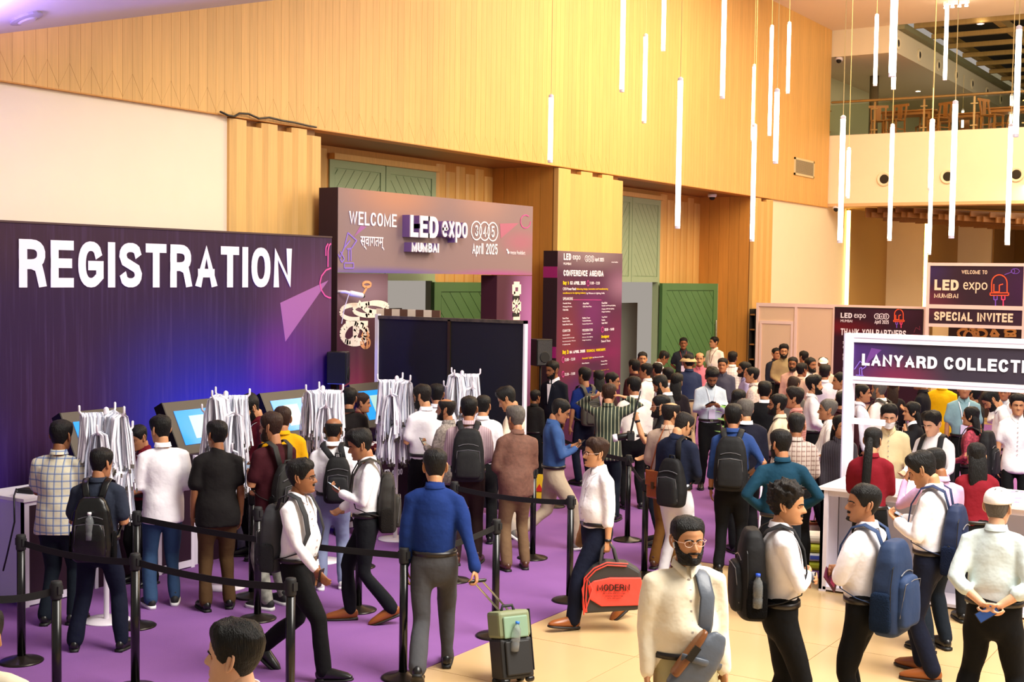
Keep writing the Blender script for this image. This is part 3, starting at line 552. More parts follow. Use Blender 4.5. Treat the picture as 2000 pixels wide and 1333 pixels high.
for s, a, b in (('LED', (800, 463), (855, 424)), ('expo', (862, 474.5), (912, 437)), ('MUMBAI', (803, 492), (856, 476))):
    PA3 = Plane('X', -11.17); A = PA3.pt(*a); B = PA3.pt(*b); bo = .02 if s != 'expo' else .01
    text(s, PA3, A, B, m_prw, ar, px=False, bold=bo, d=.0, ext=.008, name='raised_letters')
    o_ = text(s, PA, A, B, m_side, ar, px=False, bold=bo, d=.0, ext=.064, name='letter_sides')
def rings345(pl, parent, cs, rpx, fpx, wid=.012, m=m_prw):
    mb = MB()
    for (cx, cy), ch in zip(cs, '345'):
        u, v = pl.pt(cx, cy); r = abs(pl.pt(cx, cy - rpx)[1] - v)
        pl.stroke(mb, [(u + r * cos(t * pi / 12), v + r * sin(t * pi / 12)) for t in range(24)], wid, .004, 0, True)
        h = abs(pl.pt(cx, cy - fpx)[1] - v); text(ch, pl, (u - h * .5, v - h), (u + h * .5, v + h), m, parent, px=False, bold=.01)
    mb.build('number_rings', m, parent)
rings345(PA, ar, ((930, 450.8), (946, 452), (962, 453)), 18, 11, .02)
text('April 2025', PA, (921.5, 496), (971, 477), m_prw, ar, bold=.008)
text('messe frankfurt', PA, (996, 497), (1025, 490.5), m_prw, ar); mb = MB(); PA.stroke(mb, [PA.pt(*p) for p in ((989, 487), (992, 491), (991, 495), (994, 493))], .03); mb.build('emblem', m_prw, ar)
lamp_art(PA, ar, [([(663, 505), (672, 484), (683, 470)], False), ([(672, 484), (679, 455), (696, 470), (686, 485), (677, 487)], False), ([(680, 510), (680, 490), (683, 485), (685, 490), (685, 510)], False), ([(660, 497), (667, 513), (672, 506), (664, 492)], False), ([(672, 514), (690, 514), (690, 524), (672, 524)], True)], m_prv, .018)
mb = MB(); PA.poly(mb, [PA.pt(1013, 436), PA.pt(976, 437), PA.pt(978, 466)], .001, .003); mb.build('printed_beam', mat('print_rose', 'a8607c', .5), ar)
mb = MB(); PA.poly(mb, [PA.pt(691, 463), PA.pt(704, 441), PA.pt(716, 443)], .001, .003); mb.build('printed_beam', mat('print_beam', '9a5aa0'), ar)
lamp_art(PA, ar, [([(1026 + 10 * cos(t * .6), 433 + 13 * sin(t * .6)) for t in range(10)], False)], m_prp, .015)
# printed loops and lamps on the legs
m_loop = mat('print_loop', 'f2e4d8', .5); m_lamp = mat('print_lamp', 'e0a070', .5)
def pell(cx, cy, a, b, t0=0, t1=6.3, rot=0): return [(cx + a * cos(t) * cos(rot) - b * sin(t) * sin(rot), cy + a * cos(t) * sin(rot) + b * sin(t) * cos(rot)) for t in [t0 + (t1 - t0) * k / 22 for k in range(23)]]
lamp_art(PA, ar, [(pell(692, 610, 27, 14, 1.2, 6.9), False), (pell(722, 605, 32, 12), False), (pell(735, 600, 22, 9), False), ([(700, 590), (712, 605), (728, 612)], False)], m_loop, .06, 'printed_loops')
lamp_art(PA, ar, [(pell(692, 652, 26, 20), False), (pell(684, 650, 12, 20, rot=.5), False), ([(675, 632), (718, 632)], False), ([(692, 632), (692, 665)], False), (pell(702, 652, 10, 14), False)], m_loop, .07, 'printed_script')
lamp_art(PA, ar, [([(713, 642), (706, 658), (720, 658)], True), (pell(713, 670, 9, 10), False), (pell(713, 670, 4, 10), False), ([(717, 560), (706, 580)], False), (pell(716, 556, 8, 5), False)], m_lamp, .035, 'printed_lamp')
lamp_art(PA, ar, [([(1003, 575), (1003, 556), (1014, 556), (1014, 575)], True), ([(1003, 590), (1003, 608), (1014, 608), (1014, 590)], True), ([(1002, 620), (1015, 620)], False), (pell(1008, 598, 5, 10), False)], m_loop, .09, 'printed_lamp')
mb = MB()
for y in (578, 611): PA.box(mb, PA.pt(1001, 600)[0], PA.pt(1014, 600)[0], PA.pt(1008, y + 8)[1], PA.pt(1008, y)[1], .001, .008)
mb.build('printed_band', m_blackm, ar)
# black partition with checkered box behind it
YP = 14.05; PP = Plane('Y', YP); x0 = PP.pt(735, 620)[0]; x1 = PP.pt(1028, 628)[0]; xm = PP.pt(879, 660)[0]
pt = thing('black_partition', 'tall two-panel black partition with white edge posts behind the queue', 'partition')
for a, b in ((x0 + .06, xm - .02), (xm + .02, x1 - .03)): mb = MB(); PP.box(mb, a, b, .08, 2.46, -.03, .01); mb.build('panel', mat('navy_black_panel', '0e0d1a', .6, var=.1), pt)
mb = MB(); PP.box(mb, x0, x0 + .05, 0, 2.52, -.04, .03); mb.build('post', m_white, pt); mb = MB(); PP.box(mb, x1 - .025, x1, 0, 2.5, -.04, .03); mb.build('post', m_white, pt)
mb = MB(); PP.box(mb, xm - .02, xm + .02, 0, 2.48, -.04, .03); mb.build('post', m_brass, pt); mb = MB(); PP.box(mb, x0 + .05, x1, 2.46, 2.5, -.04, .03); mb.build('top_rail', mat('taped_rail', '4a4038', .7, var=.5, vscale=14), pt)
cb = thing('checkered_header', 'cream and brown checkered strip showing above the black partition', 'panel')
cc = Plane('Y', 14.2); u0 = cc.pt(735, 610)[0]; u1 = cc.pt(859, 610)[0]; zz = cc.pt(800, 605)[1]
for k in range(8): mb = MB(); cc.box(mb, u0 + (u1 - u0) * k / 8, u0 + (u1 - u0) * (k + 1) / 8, zz - .35, zz, -.02, 0); mb.build('square', m_wall if k % 2 == 0 else mat('check_brown', '6a4a38', .7), cb)
mb = MB(); cc.box(mb, u0, u0 + .05, 0, zz - .35, -.02, 0); cc.box(mb, u1 - .05, u1, 0, zz - .35, -.02, 0); mb.build('support_post', m_white, cb)
# ------------------------------------------------------------------ agenda board
PG = Plane('X', -11.5); ga = PG.pt(1088, 600)[0]; gb = PG.pt(1214, 600)[0]; gz = PG.pt(1090, 490)[1]
ag = thing('agenda_board', 'tall purple standing board headed CONFERENCE AGENDA', 'board')
mpg = printed('agenda_print', '4a2440', [((-11.5, ga + 1.2, 3.5), (3, 2.6, .5), '8a7880', .8), ((-11.5, gb, 2.9), (3, 1.0, .5), 'a07898', .6), ((-11.5, ga + .4, 1.9), (3, .9, 1.3), '7a3440', .8), ((-11.5, ga + 1.3, 2.4), (3, .9, .8), '6c2a66', .8), ((-11.5, gb - .2, 1.6), (3, .8, 1.2), '7a2858', .7), ((-11.5, ga + 1.2, 1.65), (3, 1.6, .2), '8a1c60', .6), ((-11.5, ga + 1.2, .9), (3, 1.6, .6), '46246c', .7)], .35)
mb = MB(); PG.box(mb, ga, gb, 0, gz, -.28, 0); mb.build('printed_panel', mpg, ag)
mb = MB(); PG.box(mb, ga - .012, ga - .002, 0, gz, -.28, .001); mb.build('side_panel', mat('aubergine', ''), ag)
for a, b in ((521, 543), (678, 700)): mb = MB(); PG.box(mb, ga - .016, ga - .012, PG.pt(1088, b)[1], PG.pt(1088, a)[1], -.28, .001); mb.build('pink_band', mat('print_pink_deep', 'a81c78', .5), ag)
def T(s, x0, y0, x1, y1, m=m_prw, b=.0): text(s, PG, (1030 + x0 / 5.13, 480 + y0 / 5.13), (1030 + x1 / 5.13, 480 + y1 / 5.13), m, ag, bold=b)
T('LED', 360, 144, 435, 80, b=.02); T('expo', 450, 160, 528, 100); T('MUMBAI', 358, 194, 435, 172)
rings345(PG, ag, ((1145, 505.5), (1150.8, 505.8), (1156.8, 506)), 6, 3.6, .01); T('April 2025', 673, 158, 763, 124, b=.01); T('messe frankfurt', 840, 172, 905, 160)
T('CONFERENCE AGENDA', 358, 305, 760, 252, b=.02); T('Day 1:', 353, 392, 412, 355, m_pry, .02); T('03 APRIL 2025', 425, 392, 580, 358, b=.02); T('11:00 – 12:30', 625, 390, 722, 362)
T('CXO Power Panel:', 353, 448, 485, 420, b=.02); T('Balancing design, innovation and manufacturing', 490, 450, 805, 425, m_pry); T('excellence in the lighting industry', 353, 490, 583, 465, m_pry); T('by Women in Lighting, India', 590, 492, 770, 468)
T('SPEAKERS', 353, 548, 453, 518)
rows = [('Mandala Shetty', 353, 590, 435), ('Managing Director,', 353, 624, 445), ('Helix India', 353, 654, 407), ('Ahmed Shah', 553, 590, 612), ('CEO, Power Place', 553, 622, 640), ('Kunal Shah', 743, 585, 797), ('Founder and Principal Lighting', 743, 613, 880), ('Designer, DPA Kala Lighting', 743, 646, 866), ('Design Consultancy', 743, 674, 828),
 ('Sena Khan', 350, 738, 410), ('Founder & CEO,', 350, 770, 425), ('Studio Block Curves', 350, 800, 450), ('Shubham Tomar', 548, 735, 625), ('Technical Director,', 548, 764, 635), ('Fractured Eyes Pvt Ltd', 548, 796, 650), ('Yogi Rahul', 742, 728, 796), ('Founder,', 742, 757, 777), ('Studio TRACE', 742, 786, 800),
 ('Suvarla Jindal', 350, 908, 420), ('Founder & CEO, De Light', 350, 937, 468), ('Past Ambassador, Women', 350, 968, 480), ('in Lighting India', 350, 1002, 427), ('Ruqshid D Kumbha', 548, 896, 632), ('Director, Vista Lighting', 548, 928, 652), ('Design Consultancy', 548, 958, 636)]
for s, a, y, b in rows: T(s, a, y, b, y - 20)
T('CURATOR', 350, 868, 428, 838); T('MODERATOR', 548, 862, 652, 832); T('12:30 – 14:00', 768, 856, 865, 824, b=.01); T('Designer', 738, 928, 817, 895, m_pry, .02); T('Demo & Theme', 738, 970, 828, 942)
T('Day 2:', 348, 1090, 410, 1045, m_pry, .02); T('04 APRIL 2025', 420, 1084, 575, 1042, b=.02); T('TECHNICAL WORKSHOPS', 588, 1070, 778, 1028, m_pry, .01)
T('12:00 – 12:30', 372, 1160, 475, 1122); T('Acoustic Lights', 545, 1146, 650, 1112, m_pry); T('by Shimona Anandita', 655, 1132, 762, 1106); T('Dhruv Sebastian', 545, 1188, 616, 1168); T('Massey Wise', 735, 1170, 797, 1148); T('Lighting Vault', 735, 1200, 797, 1180); T('12:30 – 13:00', 372, 1306, 475, 1268); T('talks on lighting per life', 650, 1262, 815, 1238, m_pry)
mb = MB()
for x, y in ((605, 378), (750, 843), (355, 1145), (355, 1290)):
    u, v = PG.pt(1030 + x / 5.13, 480 + y / 5.13); PG.stroke(mb, [(u + .04 * cos(t * .5), v + .05 * sin(t * .5)) for t in range(13)], .01)
PG.stroke(mb, [PG.pt(1030 + 458 / 5.13, 586), PG.pt(1030 + 740 / 5.13, 586.5)], .008); mb.build('clock_icons', m_prp, ag)
# ------------------------------------------------------------------ shell scheme wall, partners banner
YS = 29.2; PS = Plane('Y', YS); m_shell = mat('shell_panel', 'dcc0a4', .55); m_alu = mat('shell_frame', 'e9cfc8', .4)
ss = thing('shell_scheme_wall', 'white modular exhibition wall at the back right', 'partition wall')
xs = [PS.pt(x, 620)[0] for x in (1480, 1555, 1630, 1718, 1808)]
for i in range(4):
    mb = MB(); PS.box(mb, xs[i] + .03, xs[i + 1] - .03, .05, 2.42, -.02, .0); mb.build('panel', m_shell, ss)
for x in xs: mb = MB(); PS.box(mb, x - .03, x + .03, 0, 2.5, -.04, .03); mb.build('post', m_alu, ss)
mb = MB(); PS.box(mb, xs[0], xs[-1], 2.42, 2.5, -.04, .028); mb.build('top_rail', m_alu, ss)
mb = MB(); a, b = xs[0] + .06, xs[1] - .06; PS.box(mb, a, b, 2.02, 2.09, 0, .03); PS.box(mb, a, a + .05, 0, 2.02, 0, .03); PS.box(mb, b - .05, b, 0, 2.02, 0, .03); mb.build('door_frame', m_alu, ss)
mb = MB(); PS.box(mb, a + .05, b - .05, .02, 2.02, -.01, .012); mb.build('door_leaf', m_shell, ss)
dk = thing('dark_shelf_unit', 'narrow dark shelf unit between the pilaster and white wall', 'shelf')
xa = PS.pt(1463, 640)[0]; mb = MB(); PS.box(mb, xa, xs[0] - .05, 0, 2.35, -.3, -.25); PS.box(mb, xa, xa + .02, 0, 2.35, -.25, 0); PS.box(mb, xs[0] - .07, xs[0] - .05, 0, 2.35, -.25, 0); mb.build('case', m_dark, dk)
for k in range(7): mb = MB(); PS.box(mb, xa, xs[0] - .05, .1 + k * .35, .13 + k * .35, -.25, 0); mb.build('shelf', m_woodd, dk)
PN = Plane('Y', YS - .04)
bn = thing('partners_banner', 'dark banner reading THANK YOU PARTNERS on the white wall', 'banner'); xb0, zb1 = PN.pt(1630.5, 601.5); xb1 = PN.pt(1803.5, 606)[0]
mpn = printed('partners_print', '2e1424', [((xb0, YS, 2.0), (1.4, 3, .25), '6a1420', .9), ((xb1, YS, 1.4), (2.2, 3, .6), '561020', .6), ((xb0 + 1.3, YS, 2.4), (1.2, 3, .4), '3c1a30', .7)], .4)
mb = MB(); PN.box(mb, xb0, xb1, .3, zb1, -.008, 0); mb.build('printed_panel', mpn, bn)
mb = MB(); PN.box(mb, xb0, xb1, zb1, zb1 + .02, -.01, .008); mb.build('hem', m_blackm, bn)
def TN(s, x0, y0, x1, y1, m=m_prw, b=0): text(s, PN, (1500 + x0 / 4, 480 + y0 / 4), (1500 + x1 / 4, 480 + y1 / 4), m, bn, bold=b)
TN('LED', 568, 565, 658, 527, b=.02); TN('expo', 672, 580, 765, 536); TN('MUMBAI', 568, 598, 660, 580); TN('April 2025', 833, 610, 945, 584, b=.01); TN('THANK YOU PARTNERS', 568, 700, 1080, 664, b=.015)
rings345(PN, bn, ((1713.2, 618.3), (1722, 618.4), (1731, 618.5)), 5.2, 3, .015)
TN('Supporting', 585, 776, 700, 752); TN('associations', 585, 802, 700, 782); TN('Knowledge', 585, 872, 700, 850); TN('Partners', 585, 896, 700, 876); TN('Media', 585, 980, 660, 955)
m_neon = mat('print_neon_orange', 'ff5a2c', .5); m_neonp = mat('print_neon_pink', 'f0447c', .5); m_neonv = mat('print_neon_violet', '7a50c8', .5)
def bulb(pl, parent, x0, x1, y0, y1, wid):
    """printed outline of a light-emitting diode: dome, collar, legs"""
    w = x1 - x0; cx = (x0 + x1) / 2; h = y1 - y0; dome_ = [(x0 + w * .08, y0 + h * .58)] + [(cx - w * .42 * cos(t * pi / 10), y0 + h * .27 - h * .27 * sin(t * pi / 10)) for t in range(11)] + [(x1 - w * .08, y0 + h * .58)]
    lamp_art(pl, parent, [(dome_, False), ([(x0, y0 + h * .58), (x1, y0 + h * .58), (x1, y0 + h * .66), (x0, y0 + h * .66)], True), ([(cx - w * .3, y0 + h * .3), (cx - w * .3, y0 + h * .55), (cx, y0 + h * .55), (cx, y0 + h * .33), (cx + w * .2, y0 + h * .3)], False)], m_neon, wid, 'diode_outline')
    lamp_art(pl, parent, [([(cx + w * .12, y0 + h * .66), (cx + w * .12, y0 + h * .8), (cx + w * .3, y0 + h * .8), (cx + w * .3, y0 + h * .66)], False), ([(cx + w * .21, y0 + h * .8), (cx + w * .21, y1)], False)], m_neonp, wid, 'diode_leg')
    lamp_art(pl, parent, [([(cx - w * .3, y0 + h * .66), (cx - w * .3, y0 + h * .8), (cx - w * .12, y0 + h * .8), (cx - w * .12, y0 + h * .66)], False), ([(cx - w * .21, y0 + h * .8), (cx - w * .21, y1)], False)], m_neonv, wid, 'diode_leg')
bulb(PN, bn, 1745.5, 1766, 604.5, 641, .018)
lamp_art(PN, bn, [([(1781, 654), (1797, 654)], False), ([(1785, 650), (1789, 640), (1797, 645), (1796, 637)], False)], mat('print_maroon', '6a2038', .5), .015)
# special invitee booth front
YT = 28.9; PT_ = Plane('Y', YT); tw = thing('invitee_booth_front', 'tall framed booth front reading SPECIAL INVITEE', 'booth sign')
xa = PT_.pt(1810, 560)[0]; xb = PT_.pt(1999, 560)[0]; zt = PT_.pt(1812, 513)[1]
for x in (xa, xb): mb = MB(); PT_.box(mb, x, x + .07, 0, zt, -.05, .03); mb.build('post', m_alu, tw)
z = lambda y, x=1900: PT_.pt(x, y)[1]
zs = [(514, 520), (596.5, 604.5), (634.5, 641)]
for a, b in zs: mb = MB(); PT_.box(mb, xa + .07, xb, z(b), z(a), -.04, .03); mb.build('crossbar', m_alu, tw)
mpt = printed('invitee_print', '33202e', [((xa, YT, z(590)), (.9, 3, .5), '6a2c40', .8), ((xa, YT, z(530)), (.7, 3, .5), '3a2a5c', .8), ((xb, YT, z(560)), (.8, 3, 1), '3c1a48', .8)], .4)
mb = MB(); PT_.box(mb, xa + .07, xb, z(596.5), z(520), -.01, .01); mb.build('sign_panel', mpt, tw)
mb = MB(); PT_.box(mb, xa + .07, xb, z(634.5), z(604.5), -.01, .01); mb.build('sign_panel', mpt, tw)
PT2 = Plane('Y', YT - .012)
def T2(s, x0, y0, x1, y1, m=m_prw, b=0): text(s, PT2, (1800 + x0 / 7.405, 500 + y0 / 7.405), (1800 + x1 / 7.405, 500 + y1 / 7.405), m, tw, bold=b)
m_pc = mat('print_cream', 'f6dcc0', .5)
T2('WELCOME TO', 580, 262, 950, 210, m_pc, .01); T2('LED', 185, 497, 540, 348, m_pc, .03); T2('expo', 600, 540, 955, 385, m_pc); T2('MUMBAI', 182, 607, 530, 548, m_pc, .005); T2('SPECIAL INVITEE', 180, 932, 1325, 836, m_pc, .02)
bulb(PT2, tw, 1934, 1970, 537, 598, .022)
lamp_art(PT2, tw, [(pell(1983, 530, 8, 5), False), ([(1975, 532), (1962, 537)], False), (pell(1979, 530, 3, 4), False)], m_neonv, .012)
mb = MB(); pq = Plane('Y', YT + .9); pq.box(mb, pq.pt(1821, 650)[0], pq.pt(1852, 650)[0], .1, 2.6, -.02, 0); mb.build('lit_side_panel', mat('pale_yellow_panel', 'f5e6a8', .5), tw)
mb = MB(); pq.box(mb, pq.pt(1853, 650)[0], pq.pt(2010, 650)[0], .1, 2.5, -.02, 0); mb.build('rear_print', mat('rear_black_print', '2a1a10', .5), tw)
pq2 = Plane('Y', YT + .87)
lamp_art(pq2, tw, [(pell(1887, 654, 16, 10, rot=.3), False), (pell(1897, 656, 14, 12, rot=-.4), False), (pell(1915, 652, 12, 8), False), ([(1935, 656), (1941, 644), (1951, 656)], True), (pell(1973, 648, 10, 5), False), ([(1962, 656), (1985, 656)], False)], mat('print_gold', 'd8a050', .5), .06, 'printed_loops')
# ------------------------------------------------------------------ lanyard collection stand + counter
YL = 13.6; PL = Plane('Y', YL); ls = thing('lanyard_sign_frame', 'white frame with a dark header reading LANYARD COLLECTION at right', 'sign frame')
xa, zt = PL.pt(1651, 651); xi = PL.pt(1668, 700)[0]; XR = 1.2
mb = MB(); PL.box(mb, xa, xi, 0, zt, -.06, .04); mb.build('post', m_white, ls)
mb = MB(); PL.box(mb, xa, xa + .012, 0, zt, .04, .045); mb.build('groove', mat('groove_grey', 'a8a0b8', .5), ls)
for a, b in ((651, 668.5), (735, 749)):
    mb = MB(); PL.box(mb, xi, XR, PL.pt(1669, b)[1], PL.pt(1669, a)[1], -.06, .03); mb.build('rail', m_white, ls)
    zz = (PL.pt(1669, b)[1] + PL.pt(1669, a)[1]) / 2; mb = MB(); PL.box(mb, xi, XR, zz - .003, zz + .003, .03, .033); mb.build('groove', mat('groove_grey', ''), ls)
mb = MB(); PL.box(mb, XR, XR + .09, 0, zt, -.06, .04); mb.build('post', m_white, ls)
mb = MB(); PL.box(mb, xi, PL.pt(1728, 820)[0], PL.pt(1669, 828)[1], PL.pt(1669, 817)[1], -.03, .03); mb.build('short_rail', m_white, ls)
za, zb_ = PL.pt(1669, 734.5)[1], PL.pt(1669, 669)[1]
mpl2 = printed('lanyard_print', '332c38', [((xi, YL, zb_ - .1), (.7, 3, .5), '46286e', .9), ((xi + .45, YL, za), (.6, 3, .28), '7a2444', .8), ((-1.2, YL, 2.2), (1.5, 3, .8), '4a2a60', .9)], .4)
mb = MB(); PL.box(mb, xi, XR, za, zb_, -.01, .012); mb.build('sign_panel', mpl2, ls)
PL2 = Plane('Y', YL - .012)
text('LANYARD', PL2, (1683.6, 714), (1831, 697.5), m_prw, ls, bold=.02); sx = text.sx
u, v = PL2.pt(1844, 721.5); text('COLLECTION', PL2, (u, v), (u + 1.0, v + PL2.pt(1844, 697)[1] - PL2.pt(1844, 721)[1]), m_prw, ls, px=False, bold=.02, sxh=sx)
lamp_art(PL2, ls, [([(1669, 722), (1680, 706), (1692, 716), (1684, 722)], False), ([(1679, 733), (1679, 720), (1683, 718), (1684, 733)], False), ([(1672, 733), (1687, 734)], False)], m_prv, .008)
mb = MB(); PL2.poly(mb, [PL2.pt(1687, 716), PL2.pt(1702, 680), PL2.pt(1722, 684)], .001, .002); mb.build('printed_beam', mat('print_beam2', '6a3a8a', .5), ls)
ct = thing('lanyard_counter', 'long white counter with open back under the lanyard sign', 'counter')
cx0, cy0, cy1, cz = -4.27, 12.53, 13.5, 1.036
MB().box(cx0 - .02, XR, cy0 - .02, cy1, cz - .03, cz).build('worktop', mat('counter_white', 'f0ecee', .35), ct)
MB().box(cx0, cx0 + .03, cy0, cy1, .02, cz - .03).build('side_panel', m_white, ct)
mg = mat('grey_panel', 'b9b7c4', .5)
for k in range(6):
    x = cx0 + k * 1.0
    if x > XR: break
    MB().box(x + (.0 if k == 0 else -.03), x + (.07 if k == 0 else .04), cy0, cy0 + .04, 0, cz - .03).build('upright', m_white, ct)
    if x + .96 < XR: MB().box(x + .04, x + .96, cy0 + .45, cy0 + .47, .05, cz - .1).build('inner_panel', mg, ct); MB().box(x + .04, x + .96, cy0 + .02, cy0 + .04, cz - .09, cz - .03).build('top_rail', m_white, ct); MB().box(x + .04, x + .96, cy0, cy0 + .45, .02, .05).build('bottom_shelf', m_white, ct)
MB().box(cx0, XR, cy1 - .03, cy1 - .01, .02, cz - .03).build('front_panel', m_white, ct)
def boxm(name, lb, cat, c, sx, sy, sz, m, rz=0, bevel=.004, parts=None, group=None, tilt=0):
    t = thing(name, lb, cat, c, R_(rz), group); 
    if tilt: t.rotation_euler = (R_(tilt), 0, R_(rz))
    MB().box(-sx / 2, sx / 2, -sy / 2, sy / 2, 0, sz).build('body', m, t, bevel=bevel)
    if parts: parts(t)
    return t
m_card = mat('card_white', 'ece6ea', .5)
for k, (px, py) in enumerate(((1978, 962), (1988, 974), (1968, 970), (1994, 962), (1982, 982))):
    p = floor_at(px, py, cz); t = boxm('badge_card', 'white printed badge %s on the right end of the counter' % ('at the back', 'at the middle', 'at the left', 'nearest the edge of the picture', 'at the front')[k], 'badge', (p.x, p.y, cz + .001), .09, .12, .004, m_card, 20 * k, 0, None, 'badges on the counter')
    MB().box(-.03, .03, -.04, .0, .004, .006).build('print', m_prv, t)
pk = thing('rice_sacks', 'stack of white and yellow-green packs on the carpet beside the counter', 'packs', (-4.62, 13.5, .006), R_(20))
for k, c in enumerate(('b8c020', 'e8e8e8', 'c8d030', 'e9ddc8')):
    o = MB().box(-.22 + .01 * k, .22, -.16, .16 - .01 * k, .0 + k * .095, .09 + k * .095).build('pack', mat('pack_' + 'abcd'[k], c, .5), pk, bevel=.03)
MB().box(-.08, .1, -.165, -.161, .12, .16).build('label', mat('label_blue', '4a60c8', .5), pk)
# ------------------------------------------------------------------ kiosks, desks
m_kp = mat('kiosk_purple', '2a1020', .5); m_scr = mat('screen_blue', '2a8ad8', .2, emit='1878d8', estr=.6); m_scr2 = mat('screen_light', 'a8c8c0', .2, emit='6aa8a8', estr=.4); m_hous = mat('kiosk_grey', '4a4238', .55)
cnt_lb = ['leftmost low white desk with a dark front and cables on top', 'low white desk between the first and second badge kiosks', 'low white desk between the second and third badge kiosks', 'low white desk between the third and fourth badge kiosks']
for k, (y0, w) in enumerate(((7.63, .72), (9.21, .5), (10.51, .66), (12.0, .76))):
    t = thing('registration_desk', cnt_lb[k], 'desk', (-9.95, y0, 0), group='registration desks')
    MB().box(-.62, .0, -.0, .03, .04, .97).build('side_panel', mat('desk_lilac', 'c6bfe0', .5), t); MB().box(-.62, .0, w - .03, w, .04, .97).build('side_panel', m_white, t)
    MB().box(-.02, -.0, .05, w - .05, .09, .93).build('front_panel', m_kp, t); MB().box(-.64, .02, -.02, w + .02, .97, 1.0).build('worktop', mat('counter_white', ''), t)
    for yy in (0, w - .05): MB().box(-.05, .005, yy, yy + .05, 0, .97).build('corner_post', m_white, t)
    MB().box(-.05, .004, .05, w - .05, .02, .09).build('bottom_rail', m_white, t); MB().box(-.05, .004, .05, w - .05, .93, .97).build('top_rail', m_white, t)
cb = MB(); cb.tube([(-10.2, 7.75, 1.03), (-10.15, 7.7, 1.06), (-10.05, 7.6, 1.02), (-9.98, 7.55, .8), (-10.02, 7.5, .5), (-10.1, 7.52, .35)], .008, 6); rgd(cb.build('power_cable', m_black, None, True), 'thin black cable looping down from the leftmost desk', 'cable')
lp = boxm('laptop_charger_box', 'small dark device lying on the leftmost desk', 'device', (-10.2, 7.95, 1.0), .2, .3, .04, m_blackm, 10, .01, lambda t: MB().box(-.05, .05, -.1, .1, .04, .045).build('label', m_hous, t))
ks = ['first badge kiosk from the left behind the plaid shirt', 'second badge kiosk with tilted blue screen', 'third badge kiosk behind the yellow shirt', 'fourth badge kiosk by the black partition']
for k, y0 in enumerate((8.42, 9.72, 11.2, 12.8)):
    t = thing('badge_kiosk', ks[k], 'kiosk', (-10.25, y0, 0), group='badge printing kiosks'); w = .78
    MB().box(-.2, .22, .08, w - .08, 0, 1.15).build('pedestal', m_kp, t, bevel=.006)
    MB().box(.2, .235, .06, .1, 0, 1.15).build('corner_trim', m_white, t)
    mx = M.Translation((.1, 0, 1.15)) @ M.Rotation(R_(-28), 4, 'Y')
    h = MB().box(-.13, .0, 0, w, 0, .60, 0, mx).build('housing', m_hous, t, bevel=.006)
    MB().box(-.132, -.002, -.012, -.001, -.02, .602, 0, mx).build('side_cheek', m_black, t)
    s_ = MB().box(.001, .006, .1, w - .1, .1, .49, 0, mx).build('screen', m_scr, t)
    MB().box(.006, .008, .28, .52, .16, .42, 0, mx).build('screen_window', m_scr2, s_)
    pk_ = Plane('X', -10.25 + .222)
    for s, v0, v1, a, b in (('PRINT YOUR', .92, .99, .14, .60), ('BADGE', .83, .90, .14, .42), ('LED expo', .52, .62, .14, .56)):
        o = text(s, pk_, (y0 + a, v0), (y0 + b, v1), m_prw, None, px=False, bold=.01)
        for v in o.data.vertices: v.co -= V((-10.25, y0, 0))
        o.parent = t
# speakers on stands
def speaker(c, yaw, lb, blue=False):
    t = thing('loudspeaker', lb, 'loudspeaker', (c[0], c[1], 0), R_(yaw)); z = c[2]
    MB().prism([(-.14, -.13, z), (.14, -.13, z), (.11, .13, z), (-.11, .13, z)], (0, 0, .42)).build('cabinet', m_black, t, bevel=.012)
    MB().box(-.125, .125, -.137, -.131, z + .02, z + .40).build('grille', mat('speaker_grille', '24242a', .4, bump=.6, bscale=200), t)
    MB().lathe([(.09, 0), (.08, .01), (0, .01)], 20, (0, -.137, z + .14), 0, M.Rotation(R_(90), 3, 'X')).build('woofer_ring', m_blackm, t)
    s = thing('speaker_stand', lb.replace('loudspeaker', 'tripod stand under the loudspeaker'), 'stand', (c[0], c[1], 0))
    MB().tube([(0, 0, .1), (0, 0, z)], .02, 8).build('pole', m_black, s, True)
    for k in range(3): a = k * 2.09; MB().tube([(0, 0, .75), (.42 * cos(a), .42 * sin(a), .03)], .013, 6).build('leg', m_black, s, True)
p = at_depth(660, 715, 17.2); speaker((p.x, p.y, 1.62), 120, 'black loudspeaker beside the right end of the registration board')
p = at_depth(1056, 683, 20.6); speaker((p.x, p.y, 1.66), 60, 'black loudspeaker left of the agenda board')
# bullet camera on the arch side
bc = thing('bullet_camera', 'white bullet camera on an arm at the edge of the welcome arch', 'camera'); u, v = PA.pt(672, 573); p = PA.w(u, v, .12)
MB().tube([p, p + V((.05, .16, -.03))], .038, 10).build('camera_body', m_white, bc, True); MB().tube([PA.w(u - .12, v + .02, -.01), PA.w(u - .1, v + .02, .1), p], .02, 8).build('arm', m_white, bc, True)
MB().tube([p + V((.05, .16, -.03)), p + V((.055, .18, -.034))], .033, 10).build('lens', m_black, bc, True); MB().tube([p + V((0, -.04, 0)), p + V((-.03, -.1, -.2)), p + V((-.05, -.13, -.4))], .006, 5).build('cable', m_white, bc)
